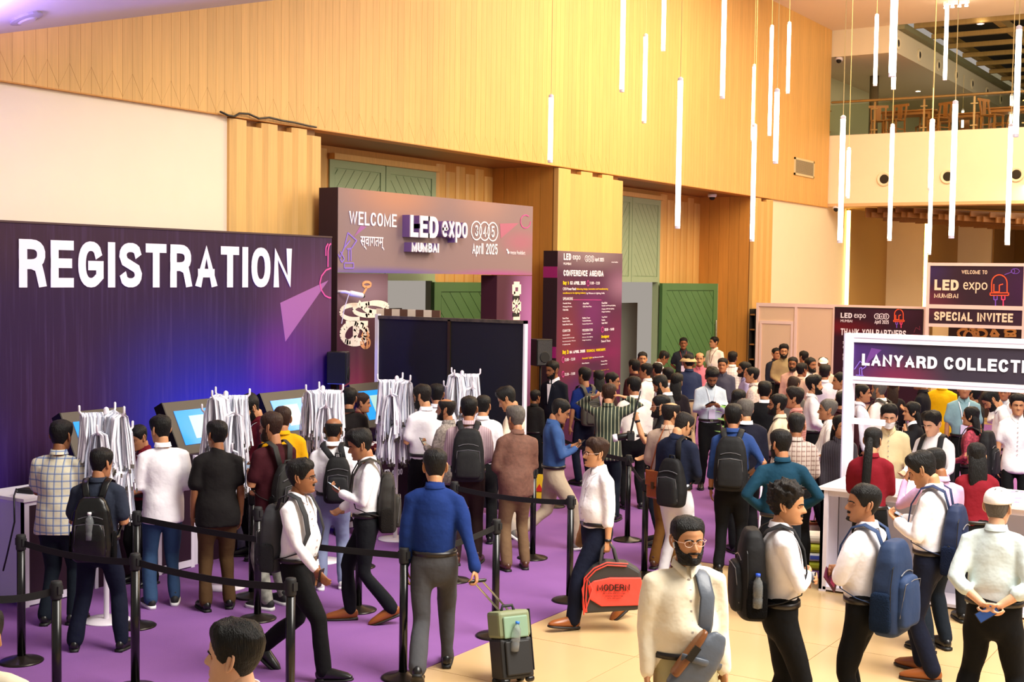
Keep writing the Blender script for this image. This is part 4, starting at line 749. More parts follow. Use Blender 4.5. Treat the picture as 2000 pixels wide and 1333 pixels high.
# ------------------------------------------------------------------ lanyard stands
m_lan = mat('lanyard_white', 'f4f2fa', .7); m_lan2 = mat('lanyard_grey', 'b8bece', .7); m_hook = mat('hook_white', 'ece4ee', .35); m_clip = mat('clip_metal', '8a8478', .3, .8)
def bundle(c, dirv, n, L, spread, lb, grp):
    mb = MB(); c = V(c); dirv = V(dirv).normalized(); side = V((-dirv.y, dirv.x, 0))
    for i in range(n):
        t = random.random(); a = c + dirv * (.015 + .175 * t) + V((0, 0, .012 + .01 * random.random())); l = L * random.uniform(.8, 1.03)
        s1 = random.choice((-1, 1)); o1 = side * (s1 * (.02 + .05 * random.random() ** 1.5)); fl_ = dirv * random.uniform(-.5, 1) * spread + side * (s1 * random.uniform(.2, 1) * spread)
        p = [a, a + o1 + V((0, 0, -.03)), a + o1 * 1.3 + fl_ * .35 + V((0, 0, -l * .45)), a + o1 + fl_ * .9 + V((random.uniform(-.01, .01), random.uniform(-.01, .01), -l))]
        w = .0085; ax = (dirv * random.uniform(-1, 1) + side * random.uniform(-1, 1)); ax.z = 0; ax = ax.normalized() * w
        vs = [q + ax for q in p] + [q - ax for q in p]; mb.add(vs, [(k, k + 1, k + 5, k + 4) for k in range(3)], 1 if random.random() < .22 else 0)
        if random.random() < .35:
            e = p[3]; mb.box(e.x - .008, e.x + .008, e.y - .004, e.y + .004, e.z - .035, e.z, 2)
    o = mb.build('lanyards', [m_lan, m_lan2, m_clip]); rgd(o, lb, 'lanyards', grp, 'stuff'); return o
SN = ['leftmost', 'second', 'third', 'fourth', 'fifth and last']
stands = [(208, 1213, 0, 1.86), (440, 1148, 40, 1.9), (628, 1097, 20, 1.86), (772, 1054, 110, 1.88), (899, 1020, 160, 1.87)]
for k, (px, py, rot, H) in enumerate(stands):
    p = floor_at(px, py, .006); t = thing('lanyard_stand', 'white hook stand with lanyards, %s from the left' % SN[k], 'rack', p, 0, 'lanyard hook stands')
    MB().lathe([(.20, 0), (.2, .012), (.05, .022), (.0, .022)], 28).build('base', m_hook, t, True); MB().tube([(0, 0, .02), (0, 0, H - .01)], .024, 10).build('pole', m_hook, t, True)
    for lvl, (z, n0, off) in enumerate(((H - .05, 3, 0), (H - .20, 3, 60), (H - .55, 4, 20))):
        for j in range(n0):
            a = R_(rot + off + j * 360 / n0); d = V((cos(a), sin(a), 0))
            MB().tube([d * .02 + V((0, 0, z)), d * .12 + V((0, 0, z - .01)), d * .20 + V((0, 0, z)), d * .225 + V((0, 0, z + .03)), d * .225 + V((0, 0, z + .075))], .011, 7).build('hook', m_hook, t, True)
            bundle(V(p) + d * .015 + V((0, 0, z)), d, 150 if lvl < 2 else 110, (.5, .52, .45)[lvl], .055, 'thick bunch of white lanyards on the %s rack from the left, %s hooks' % (SN[k], ('top', 'middle', 'lower')[lvl]), 'lanyards on the %s rack' % SN[k])
# ------------------------------------------------------------------ queue posts and belts
m_post = mat('post_black', '0b0b0d', .25); m_belt = mat('belt_black', '08080a', .75)
PST = [('A', 42, 1293, 0, 'queue post at the far left, behind the short one'), ('B', 110, 1137, 1, 'short-looking queue post near the left edge, cut by the frame'), ('C', 264, 1083, 1, 'queue post in front of the man with the black leather backpack'), ('D', 568, 1131, 1, 'queue post in front of the walking man with the grey backpack'), ('E', 787, 1325, 0, 'queue post with its whole base in view left of the royal blue shirt'), ('F', 267, 1224, 0, 'queue post standing behind the front row at left'), ('G', 503, 1210, 0, 'queue post mostly behind the walking man with the grey backpack'),
 ('H', 967, 1243, 0, 'queue post behind the black and green suitcase'), ('I', 1112, 1174, 0, 'queue post behind the man with the red bag'), ('J', 888, 942, 1, 'queue post between the royal blue and striped shirts'), ('K', 1040, 1091, 0, 'queue post at the heels of the brown shirt'), ('L', 1225, 1056, 0, 'slim queue post in the middle of the crowd'), ('Mx', 1258, 1125, 0, 'queue post just left of the orange-brown trousers'), ('Nn', 700, 1193, 0, 'queue post hidden behind the man reading his phone'), ('O', 702, 1108, 0, 'queue post by the balding man'), ('Q', 492, 1166, 0, 'queue post behind the maroon t-shirt'), ('Rr', 1080, 990, 0, 'distant queue post with a brassy base'), ('L0', -60, 1150, 1, 'queue post out at the left')]
pos = {}
for i, (k, px, py, top, lb) in enumerate(PST):
    if top: q = floor_at(px, py, 1.0); p = V((q.x, q.y, .006))
    else: p = floor_at(px, py, .006)
    pos[k] = p
    if k in ('G', 'Nn', 'O', 'L0') : pass
    if i == 0:
        s0 = thing('queue_post', lb, 'queue post', p, group='black belt queue posts'); m_base = mat('base_bronze', '2c2620', .3, .6)
        MB().lathe([(.165, 0), (.168, .008), (.15, .018), (.06, .035), (.036, .05), (0, .05)], 30).build('base', m_base, s0, True); MB().lathe([(.032, .05), (.032, .9)], 16).build('tube', m_post, s0, True)
        MB().lathe([(.036, .88), (.038, .89), (.038, .985), (.034, .998), (0, 1.0)], 16).build('head', m_blackm, s0, True); MB().box(-.045, .045, -.02, .02, .915, .97).build('belt_clip', m_blackm, s0)
    else: s = copy_tree(s0); s.location = p; s['label'] = lb
BL = [('A', 'C', 'front belt running behind the leather backpack'), ('L0', 'B', 'short belt entering from the left edge'), ('C', 'D', 'front belt from the third post to the walking man'), ('F', 'E', 'long belt passing behind the walking man'), ('O', 'Nn', 'belt by the balding man'), ('J', 'I', 'belt from the striped shirt to the man with the red bag'), ('Rr', 'L', 'rear belt behind the light blue shirt'), ('E', 'H', 'belt behind the royal blue shirt'), ('L', 'Mx', 'short rear belt at the orange-brown trousers')]
for a, b, lb in BL:
    A, B = pos[a], pos[b]; mb = MB(); n = 8; pts = []
    for i in range(n + 1): t = i / n; q = A.lerp(B, t); q.z = .942 - .035 * 4 * t * (1 - t); pts.append(q)
    dd = (B - A).normalized(); s = V((-dd.y, dd.x, 0)) * .0015; vs = []
    for q in pts: vs += [q + s + V((0, 0, .025)), q + s - V((0, 0, .025)), q - s - V((0, 0, .025)), q - s + V((0, 0, .025))]
    fs = [(i * 4 + j, i * 4 + (j + 1) % 4, (i + 1) * 4 + (j + 1) % 4, (i + 1) * 4 + j) for i in range(n) for j in range(4)]
    mb.add(vs, fs); rgd(mb.build('queue_belt', m_belt), 'black ' + lb, 'belt', 'black queue belts')
ws = thing('floor_sign', 'small yellow and red folding floor sign seen past the brown shirt', 'floor sign', floor_at(1052, 975, .006), R_(20))
MB().prism([(-.16, 0, 0), (.16, 0, 0), (.09, .1, .32), (-.09, .1, .32)], (0, .01, 0)).build('front_leaf', mat('sign_yellow', 'e8c020', .5), ws); MB().prism([(-.16, .24, 0), (.16, .24, 0), (.09, .13, .32), (-.09, .13, .32)], (0, .01, 0)).build('rear_leaf', mat('sign_yellow', ''), ws); MB().prism([(-.06, .025, .1), (.06, .025, .1), (0, .05, .2)], (0, -.01, 0)).build('red_mark', mat('sign_red', 'd02018', .5), ws)
# ------------------------------------------------------------------ people: body, clothes, hair
import numpy as np
def sm(a, b, x): t = max(0, min(1, (x - a) / (b - a))) if a != b else (1 if x > a else 0); return t * t * (3 - 2 * t)
def interp(ks, x):
    if x <= ks[0][0]: return ks[0][1:]
    for (a, *va), (b, *vb) in zip(ks, ks[1:]):
        if x <= b: t = (x - a) / (b - a); return [p + (q - p) * t for p, q in zip(va, vb)]
    return ks[-1][1:]
HH = .235
PROF = [(0, .13, .27, .0), (.03, .185, .365, .03), (.08, .215, .395, .10), (.15, .24, .395, .19), (.22, .262, .385, .27), (.3, .283, .38, .33), (.4, .298, .375, .385), (.5, .305, .37, .42), (.6, .315, .385, .44), (.7, .32, .382, .45), (.8, .308, .35, .435), (.88, .272, .285, .38), (.94, .21, .2, .29), (.98, .12, .11, .16), (1.0, .02, .02, .03)]
def head_pt(t, az, face=True):
    """point of the head surface; t 0 chin .. 1 crown, az 0 front"""
    w, f, b = interp(PROF, t); cs, sn = cos(az), sin(az)
    x = w * sn * (1 if abs(sn) < .99 else 1); e = f if cs > 0 else b
    k = 1 - .06 * sin(2 * az) ** 2 if cs > 0 else 1
    y = e * cs * k; x *= (1 + .05 * sin(2 * az) ** 2)
    if face and cs > 0:
        g = lambda u, s: exp(-(u / s) ** 2)
        ax = abs(x); am = 0
        if .30 < t < .60: am = .115 * sm(.60, .37, t) * g(x, .035 + .02 * sm(.5, .37, t)) * (1 if t > .36 else sm(.305, .36, t))
        y += am + .02 * g(ax - .05, .028) * g(t - .365, .03)
        y -= .045 * g(ax - .125, .06) * g(t - .505, .05)
        y += .02 * g(t - .585, .03) * g(ax - .11, .09) + .012 * g(ax - .17, .07) * g(t - .38, .07)
        y += (.024 * g(t - .238, .018) + .024 * g(t - .188, .02) - .014 * g(t - .213, .009)) * g(x, .075) - .02 * g(t - .15, .02) * g(x, .08) + .022 * g(t - .07, .04) * g(x, .08)
    return V((x * HH, y * HH, (t - .5) * HH))
def grid(nv, nu, fn, t0=0.0, t1=1.0):
    vs = []; ts = []
    for i in range(nv + 1):
        t = t0 + (t1 - t0) * i / nv
        for j in range(nu): az = 2 * pi * j / nu; vs.append(fn(t, az)); ts.append((t, az))
    fs = [(i * nu + j, i * nu + (j + 1) % nu, (i + 1) * nu + (j + 1) % nu, (i + 1) * nu + j) for i in range(nv) for j in range(nu)]
    fs += [tuple(reversed(range(nu))), tuple(nv * nu + j for j in range(nu))]
    return vs, fs, ts
_hc = {}
def head_data(lod):
    if lod in _hc: return _hc[lod]
    nv, nu = ((46, 48), (28, 30), (18, 20))[lod]
    az = [2 * pi * j / nu for j in range(nu)]
    # denser in front
    warp = lambda a: a - .35 * sin(a)
    vs, fs, ts = grid(nv, nu, lambda t, a: head_pt(t, warp(a)))
    mi = []
    for f in fs:
        c = sum((vs[i] for i in f), V()) / len(f); t = c.z / HH + .5
        mi.append(3 if (.178 < t < .252 and abs(c.x) < .018 * (1.45 - abs(t - .213) * 16) and c.y > .06) else 0)
    mb = MB(); mb.v = [tuple(v) for v in vs]; mb.f = list(fs); mb.mi = mi
    for s in (-1, 1):
        ex = head_pt(.505, .38 * s)
        c = V((.1275 * HH * s, head_pt(.505, .34, False).y - .0195, .003))
        if lod < 2:
            R = .0135; n = 10; V0 = []
            for i in range(7):
                ph = pi * i / 6
                for j in range(n): th = 2 * pi * j / n; V0.append(c + V((R * 1.15 * sin(ph) * cos(th), R * cos(ph), R * .62 * sin(ph) * sin(th))))
            F0 = [(i * n + j, i * n + (j + 1) % n, (i + 1) * n + (j + 1) % n, (i + 1) * n + j) for i in range(6) for j in range(n)]
            o = len(mb.v); mb.v += [tuple(v) for v in V0]
            for f in F0: mb.f.append(tuple(i + o for i in f)); mb.mi.append(2 if max(abs(V0[i].x - c.x) for i in f) < .0075 else 1)
            mb.tube([c + V((-.017, .007, .002)), c + V((0, .0125, .0085)), c + V((.017, .006, .003))], .0035, 6, 0)
            mb.tube([c + V((-.016, .007, -.004)), c + V((0, .0115, -.0085)), c + V((.016, .006, -.003))], .003, 6, 0)
        else: mb.tube([c + V((-.012, .008, 0)), c + V((.012, .008, 0))], .006, 6, 2)
        # ear
        e = V((.30 * HH * s, -.012, .0)); up = V((0, -.28, 1)).normalized(); bk = V((.55 * s, -.8, 0)).normalized()
        ring = [e + up * (.033 * cos(a)) + bk * (.012 + .017 * sin(a)) for a in [pi * 1.2 * k / 8 - .2 for k in range(9)]]
        mb.tube(ring, .0055, 6, 0); mb.tube([e + up * .018 + bk * .006, e - up * .03 + bk * .008], (.012), 7, 0)
    _hc[lod] = mb; return mb
HL = [(0, .80), (28, .80), (48, .72), (62, .62), (72, .50), (84, .46), (96, .52), (110, .40), (135, .24), (180, .20)]
def hair_mesh(style, seed, lod):
    key = (style, seed % 3, lod)
    if key in _hc: return _hc[key]
    nv, nu = ((48, 56), (28, 34), (18, 22))[lod]
    th = {'short': .016, 'side': .024, 'crop': .010, 'curly': .034, 'bald': .012, 'thin': .012, 'puff': .036, 'long': .022, 'pony': .014, 'quiff': .026, 'cap': 0}[style]
    def fn(t, az):
        deg = math.degrees(min(az, 2 * pi - az)); hl = interp(HL, deg)[0]
        if style in ('long', 'pony'): hl = interp([(0, .82), (30, .80), (50, .70), (65, .45), (85, .3), (180, .1)], deg)[0]
        p = head_pt(t, az, False); o = V((p.x, p.y, p.z * .9 + .01)).normalized()
        m = sm(hl - .05, hl + .03, t)
        a = th * (.35 + .65 * sm(hl, hl + .30, t)) * (.75 + .5 * sm(.55, .95, t))
        if style in ('short', 'crop', 'side', 'quiff', 'thin'): a *= .35 + .65 * sm(.38, .62, t)
        if style in ('side', 'quiff'): a += (.014 if style == 'side' else .02) * max(0, cos(az)) * sm(.75, .9, t) * (1 - .7 * sm(.97, 1, t))
        if style == 'bald': m *= 1 - sm(.74, .82, t); a *= .8
        if style == 'thin': m *= 1 - sm(.88, .93, t) * (1 if abs(az - pi) < 2.2 else .8); 
        q = p * 22 + V((seed % 3 * 7, 0, 0)); nz = noise.noise(q * (2.2 if style == 'curly' else 1)) * .5 + noise.noise(V((q.x * 4, q.y * 4, q.z * 1.2))) * .35
        a *= 1 + nz * (1.1 if style in ('curly', 'puff') else .55)
        if style == 'curly': a += .012 * noise.noise(p * 90)
        return p + o * (a * m - .008 * (1 - m) + .001)
    vs, fs, _ = grid(nv, nu, fn, .08, 1.0)
    mb = MB(); mb.v = [tuple(v) for v in vs]; mb.f = fs; mb.mi = [0] * len(fs)
    if style == 'long':
        mb.tube([(0, -.06, .0), (0, -.085, -.10), (0, -.10, -.2), (0, -.11, -.32), (.01, -.10, -.40)], [(.085, .05), (.092, .045), (.09, .035), (.075, .028), (.03, .015)], 14)
    if style == 'pony':
        mb.tube([(0, -.10, .01), (0, -.125, -.08), (0, -.135, -.2), (0, -.14, -.36), (.0, -.13, -.58)], [(.03, .03), (.042, .03), (.045, .028), (.045, .026), (.022, .014)], 12)
    me = mb.mesh('hair', [], True); _hc[key] = me; return me
def beard_mesh(kind, lod):
    key = ('beard', kind, lod)
    if key in _hc: return _hc[key]
    nv, nu = ((34, 60), (18, 34), (12, 22))[lod]
    def fn(t, az):
        deg = math.degrees(min(az, 2 * pi - az)); p = head_pt(t, az); o = V((p.x, p.y, 0)).normalized(); x = abs(p.x) / HH
        m = 0
        if kind in ('full', 'stubble'):
            top = interp([(0, .175), (14, .17), (22, .27), (40, .26), (60, .34), (75, .5), (88, .5)], deg)[0]
            m = sm(top + .02, top - .02, t) * sm(96, 84, deg)
            m = max(m, sm(.3, .285, t) * sm(.245, .258, t) * sm(.13, .11, x) if deg < 60 else 0)
        if kind == 'moustache': m = sm(.31, .295, t) * sm(.238, .25, t) * sm(.115, .095, x) * (1 if deg < 60 else 0)
        if kind == 'goatee': m = max(sm(.31, .295, t) * sm(.238, .25, t) * sm(.115, .095, x), sm(.165, .15, t) * sm(.09, .07, x)) * (1 if deg < 60 else 0)
        a = {'full': .011, 'stubble': .0035, 'moustache': .0055, 'goatee': .006}[kind]
        return p + o * (a * m * (1 + .4 * noise.noise(p * 120)) - .006 * (1 - m)) + V((0, 0, -.006 * m if kind == 'full' and t < .1 else 0))
    vs, fs, _ = grid(nv, nu, fn, .0, .56); mb = MB(); mb.v = [tuple(v) for v in vs]; mb.f = fs; mb.mi = [0] * len(fs)
    me = mb.mesh('beard', [], True); _hc[key] = me; return me
def brow_mesh():
    if 'brow' in _hc: return _hc['brow']
    mb = MB()
    for s in (-1, 1):
        pts = [head_pt(t, a * s) + V((0, .0015, 0)) for t, a in ((.567, .14), (.583, .32), (.585, .5), (.565, .68))]
        mb.tube(pts, [(.0045, .003), (.005, .003), (.004, .0028), (.0022, .002)], 6, ref=(0, 0, 1))
    _hc['brow'] = mb.mesh('eyebrows', [], True); return _hc['brow']
def glasses_mesh():
    if 'gl' in _hc: return _hc['gl']
    mb = MB()
    for s in (-1, 1):
        c = V((.138 * HH * s, .092, .001)); pts = [c + V((.024 * cos(a), -.004 * abs(cos(a)), .0175 * sin(a))) for a in [2 * pi * k / 14 for k in range(15)]]
        mb.tube(pts, .0016, 5); mb.tube([c + V((.024 * s, -.004, .006)), V((.083 * s, .05, .008)), V((.08 * s, -.015, .012))], .0016, 5)
    mb.tube([(-.010, .092, .004), (0, .096, .007), (.010, .092, .004)], .0016, 5)
    _hc['gl'] = mb.mesh('glasses', [], True); return _hc['gl']
def shoe_mesh(kind):
    if ('shoe', kind) in _hc: return _hc['shoe', kind]
    mb = MB(); sole = kind == 'sneaker'
    mb.tube([(0, -.065, .052), (0, -.03, .058), (0, .04, .052), (0, .11, .042), (0, .165, .034), (0, .195, .028)], [(.036, .048), (.038, .055), (.042, .05), (.046, .038), (.042, .03), (.026, .018)], 12, 0, ref=(1, 0, 0))
    mb.tube([(0, -.03, .07), (0, -.035, .12)], [(.034, .042), (.034, .042)], 10, 0, ref=(1, 0, 0))
    outl = [(-.034, -.08), (-.044, 0), (-.05, .1), (-.044, .17), (-.02, .213), (.02, .213), (.044, .17), (.05, .1), (.044, 0), (.034, -.08), (.02, -.1), (-.02, -.1)]
    mb.prism([(x, y, .001) for x, y in outl], (0, 0, .03 if sole else .016), 1)
    if not sole: mb.prism([(-.034, -.095, 0), (.034, -.095, 0), (.036, -.02, 0), (-.036, -.02, 0)], (0, 0, .024), 1)
    if sole:
        for k in range(4): mb.tube([(-.022, .02 + k * .025, .1 - k * .009), (.022, .02 + k * .025, .1 - k * .009)], .004, 5, 1)
    _hc['shoe', kind] = mb.mesh('shoe', [], True); return _hc['shoe', kind]
SKIN = [mat('skin_%s' % 'abcde'[i], c, .5, var=.04, vscale=20, spec=.35) for i, c in enumerate(('d9a684', 'c08a62', 'a97350', '8e5c3c', '6e432b'))]
for m_ in SKIN:
    bs = m_.node_tree.nodes['Principled BSDF']; bs.inputs['Subsurface Weight'].default_value = .08; bs.inputs['Subsurface Radius'].default_value = (.02, .008, .004); bs.inputs['Subsurface Scale'].default_value = .5
m_eye = mat('eye_white', 'e4dcd4', .3); m_iris = mat('eye_dark', '1a0f0a', .2); m_lip = [mat('lip_%s' % 'abcde'[i], c, .45) for i, c in enumerate(('b87464', 'a0624e', '8a5040', '703e30', '563026'))]
HAIR = {k: mat('hair_' + k, c, .55, spec=.3, bump=.9, bscale=55, bstretch=(3, 3, .5), bdist=.01, var=.25, vscale=40) for k, c in dict(black='0b0908', brown='2e1a10', grey='5c5650', dark='150e0a').items()}
PENDING = []; TAGS = []
def soft(name, mb, voxel, mats, parent, smooth=4, wr=0, head=None, wscale=.12, seed=0):
    """closed overlapping lofts fused into one continuous smooth surface"""
    me = D.meshes.new(name); me.from_pydata(mb.v, [], mb.f)
    o = D.objects.new(name, me); COL.objects.link(o); o.parent = parent
    r = o.modifiers.new('r', 'REMESH'); r.mode = 'VOXEL'; r.voxel_size = voxel; r.use_smooth_shade = True
    s = o.modifiers.new('s', 'SMOOTH'); s.factor = .5; s.iterations = smooth
    PENDING.append((o, mats if isinstance(mats, (list, tuple)) else [mats], wr, head, seed)); return o
def bake_all():
    dg = bpy.context.evaluated_depsgraph_get(); dg.update(); out = []
    for o, mats, wr, head, seed in PENDING: out.append(D.meshes.new_from_object(o.evaluated_get(dg)))
    for (o, mats, wr, head, seed), me in zip(PENDING, out):
        old = o.data; o.modifiers.clear(); me.name = old.name
        if wr:
            n = len(me.vertices); co = np.empty(n * 3, 'f'); no = np.empty(n * 3, 'f'); me.vertices.foreach_get('co', co); me.vertices.foreach_get('normal', no)
            co = co.reshape(-1, 3); no = no.reshape(-1, 3); rs = np.random.RandomState(seed); d = np.zeros(n, 'f')
            for k in range(14):
                fr = rs.uniform(9, 26); v = rs.normal(size=3) * (1, 1, 1.3); v /= np.linalg.norm(v); ph = rs.uniform(0, 6.28)
                q = co + .05 * np.sin(co[:, [1, 2, 0]] * rs.uniform(8, 20) + ph); d += (np.sin(q @ v * fr + ph)) * (12 / fr)
            co += no * (d * wr / 2.2)[:, None]; me.vertices.foreach_set('co', co.ravel())
        if head:
            hm, mx = head; bm = bmesh.new(); bm.from_mesh(me)
            t = D.meshes.new('h'); t.from_pydata([mx @ V(v) for v in hm.v], [], hm.f); t.polygons.foreach_set('material_index', hm.mi); t.update()
            bm.from_mesh(t); bm.to_mesh(me); bm.free(); D.meshes.remove(t)
        me.materials.clear()
        for m in mats: me.materials.append(m)
        me.polygons.foreach_set('use_smooth', [True] * len(me.polygons)); me.update(); o.data = me; D.meshes.remove(old)
    PENDING.clear()
ARM = dict(down=((.14, .02, -1), (.04, .22, -1)), carry=((.16, .0, -1), (.08, .08, -1)), bent=((.16, .0, -1), (-.15, 1, .05)), phone=((.2, .18, -1), (-.6, .85, .38)), low=((.2, .12, -1), (-.55, .75, -.35)),
           cross=((.22, .35, -1), (-1, .42, .12)), behind=((.3, -.42, -1), (-.85, -.25, -.62)), raise_=((.95, .25, .42), (-.95, -.35, .38)), ear=((.45, .35, -.8), (-.35, .1, 1)), face=((.3, .75, -.55), (-.5, .25, .9)),
           fist=((.5, .65, -.5), (-.15, .35, 1)), desk=((.2, .3, -1), (-.1, 1, -.15)), swing=((.14, .4, -1), (.0, .75, -.8)), back=((.16, -.3, -1), (.05, -.1, -1)), pocket=((.3, -.08, -1), (-.12, .3, -1)), hip=((.55, -.2, -.8), (-.6, .45, -.5)), pull=((.3, -.28, -1), (.25, -.25, -1)))
def hand(mb, w, f, n, s, sc, curl, grip=False):
    """w wrist, f direction, n palm normal, s +1 right hand"""
    f = f.normalized(); n = (n - f * n.dot(f)).normalized(); l = f.cross(n) * s
    P = lambda a, b, c: w + f * (a * sc) + l * (b * sc) + n * (c * sc)
    mb.tube([P(-.02, 0, 0), P(.03, 0, 0), P(.085, 0, .004)], [(.026 * sc, .019 * sc), (.036 * sc, .0155 * sc), (.037 * sc, .013 * sc)], 10, ref=l)
    for b, L, r in ((-.030, .068, .0082), (-.010, .078, .0087), (.010, .073, .0085), (.029, .058, .0075)):
        a0 = P(.082, b, .002); d = (f + l * (b * 1.6)).normalized(); p = [a0]; ang = 0
        for k, fr in enumerate((.42, .33, .25)):
            ang += curl * (.8, 1, .8)[k]; p.append(p[-1] + (d * cos(ang) + n * sin(ang)) * (L * fr * sc))
        mb.tube(p, [r * sc, r * sc, r * .93 * sc, r * .8 * sc], 7)
    t0 = P(.015, -.028, .004); d1 = (f * .65 - l * .75 + n * .35).normalized(); d2 = (f * .9 - l * .1 + n * .5).normalized()
    mb.tube([t0, t0 + d1 * .04 * sc, t0 + d1 * .04 * sc + d2 * .03 * sc, t0 + d1 * .04 * sc + (d2 + n * curl * .4).normalized() * .052 * sc], [.012 * sc, .010 * sc, .0088 * sc, .007 * sc], 7)
def person(label, px, py, z, d=0, top='f2eef2', bot='black', sl='long', tuck=1, hd=(0, 0), la='down', ra='down', legs='stand', hair='short', hc='black', skin=2, beard=None, glasses=0, lean=0, fat=0, shoe='black', h=None, female=0, jacket=None, lanyard=0, bt=None, belt=1, watch=0, shrug=0, twist=0, cap=None, extra=None, collar=1):
    """px, py: crown in the photo; z: distance along the view axis; d: 0 faces away from the camera, 90 to the right"""
    tp = at_depth(px, py + (0 if cap else .016 * F / z), z); lod = 0 if z < 12.2 else (1 if z < 17.5 else 2)
    fw = V((tp.x, tp.y, 0)).normalized(); a = R_(-d); fw = V((fw.x * cos(a) - fw.y * sin(a), fw.x * sin(a) + fw.y * cos(a), 0)); rz = atan2(-fw.x, fw.y)
    LG = dict(stand=((.11, .03, 0, 0, -10), (-.11, -.02, 0, 0, 10)), wide=((.2, .0, 0, 0, -15), (-.2, .0, 0, 0, 15)), walkr=((.09, .30, 0, -8, 0), (-.09, -.34, .05, 35, 0)), walkl=((.09, -.34, .05, 35, 0), (-.09, .30, 0, -8, 0)),
              walks=((.09, .16, 0, 0, 0), (-.1, -.2, .02, 20, 0)), walkt=((.1, -.2, .02, 20, 0), (-.09, .16, 0, 0, 0)), relax=((.12, .1, 0, 0, -20), (-.1, -.04, 0, 0, 10)), step=((.12, -.12, 0, 0, -5), (-.1, .14, 0, 0, 5)))[legs]
    L = R_(lean); hz = .0; ph = .93 - (.05 if legs in ('walkr', 'walkl') else .012)
    Rt = M.Rotation(-L, 3, 'X') @ M.Rotation(R_(-twist), 3, 'Z')
    pel = V((0, -.35 * sin(L) * .3, ph)); T = lambda x, y, zz: pel + Rt @ V((x, y, zz))
    hy, hp = hd; Rh = Rt @ M.Rotation(R_(-hy), 3, 'Z') @ M.Rotation(R_(-hp), 3, 'X') if abs(hp) < 90 else Rt
    # keep the head upright under lean: hp given relative to the torso
    nb = T(0, -.012, .555); hcn = nb + Rt @ V((0, .018, .026)) + Rh @ V((0, .022, .112)); crown = hcn + Rh @ V((0, -.01, .5 * HH))
    sc = tp.z / crown.z if h is None else h / crown.z
    crown_w = M.Rotation(rz, 3, 'Z') @ (crown * sc)
    root = thing('person', label, 'person', (tp.x - crown_w.x, tp.y - crown_w.y, .006 if True else 0), rz)
    root.scale = (sc, sc, sc * ((tp.z - .006) / (crown.z * sc)))
    vb = (.008, .013, .021)[lod]; vc = (.017, .025, .036)[lod]
    f = 1 + fat * .12; sw = (.168 if not female else .145); sd = int(px * 7 + py)
    tm = top if not isinstance(top, str) else cloth('cloth_' + top, top); bm_ = {'black': cloth('trouser_black', '0e0e11'), 'navy': cloth('trouser_navy', '141b34'), 'jeans': cloth('denim_blue', '3f618c'), 'djeans': cloth('denim_dark', '182230')}.get(bot) or (cloth('trouser_' + bot, bot) if isinstance(bot, str) else bot)
    # arms
    ends = {}; B = MB(); C = MB()
    for s, pose in ((1, ra), (-1, la)):
        U, Fv = ARM[pose] if isinstance(pose, str) else pose
        sh = T(s * sw, -.01, .462 + shrug); u = (Rt @ V((U[0] * s, U[1], U[2]))).normalized(); g = (Rt @ V((Fv[0] * s, Fv[1], Fv[2]))).normalized()
        el = sh + u * .285; wr_ = el + g * .245; ends[s] = (sh, el, wr_, g)
        th_ = sl == 'long'; B.tube([T(0, -.01, .45), sh - V((0, 0, .01)), el, el.lerp(wr_, .35), wr_], [.035, .035, .028 if th_ else .037, .027 if th_ else .037, .0255], 10)
        pn = Rt @ V((-s, .15, 0)) if g.z < -.55 else (Rt @ V((-s * .5, -.2, .8)) if not pose in ('cross', 'raise_', 'ear', 'face', 'fist') else Rt @ V((0, -1, 0)))
        if pose in ('ear', 'face', 'fist', 'raise_'): pn = Rt @ V((-s, -.3, 0))
        hand(B, wr_, g, pn, s, 1.02 if not female else .92, {'carry': .95, 'phone': .65, 'bent': .6, 'cross': .5, 'fist': 1.1, 'ear': .7, 'pull': .95, 'behind': .6}.get(pose, .38) if isinstance(pose, str) else .6)
        k = {'long': 1, 'roll': .45, 'short': 0}[sl]; e2 = el.lerp(wr_, .93 * k) if k else sh.lerp(el, .72)
        j = 1.0 if not jacket else 1.1
        if k: C.tube([T(s * .07, -.012, .500), T(s * .115, -.012, .487 + shrug * .6), sh, sh.lerp(el, .5), el, el.lerp(e2, .5), e2], [.045, .052, .06 * j * f, .058 * j * f, .051 * j, .048 * j, (.041 if k == 1 else .05) * j], 12)
        else: C.tube([T(s * .07, -.012, .500), T(s * .115, -.012, .487 + shrug * .6), sh, sh.lerp(el, .4), e2], [.045, .052, .06 * f, .061 * f, .066 * f], 12)
    # torso core + neck + slim legs hidden in the clothes
    B.tube([T(0, 0, -.02), T(0, .0, .3), T(0, -.012, .47), nb, nb + Rt @ V((0, .012, .06)), hcn + Rh @ V((0, -.012, -.05))], [(.09, .06), (.09, .06), (.07, .05), (.056, .056), (.052, .054), (.05, .052)], 14, ref=Rt @ V((1, 0, 0)))
    G = MB(); waist = .06; ca = [(-.10, .155, .105, 0), (-.02, .172 if female else .166, .12, 0), (waist, .158, .112, 0.0)]
    G.tube([T(0, c, a_) if i > 0 else pel + V((0, 0, -.10)) for i, (a_, _, _, c) in enumerate(ca)], [(x * f * (1 if tuck else .93), y * f * (1 if tuck else .9)) for _, x, y, _ in ca], 18, ref=(1, 0, 0), cap='flat' if 0 else 'round')
    foots = []
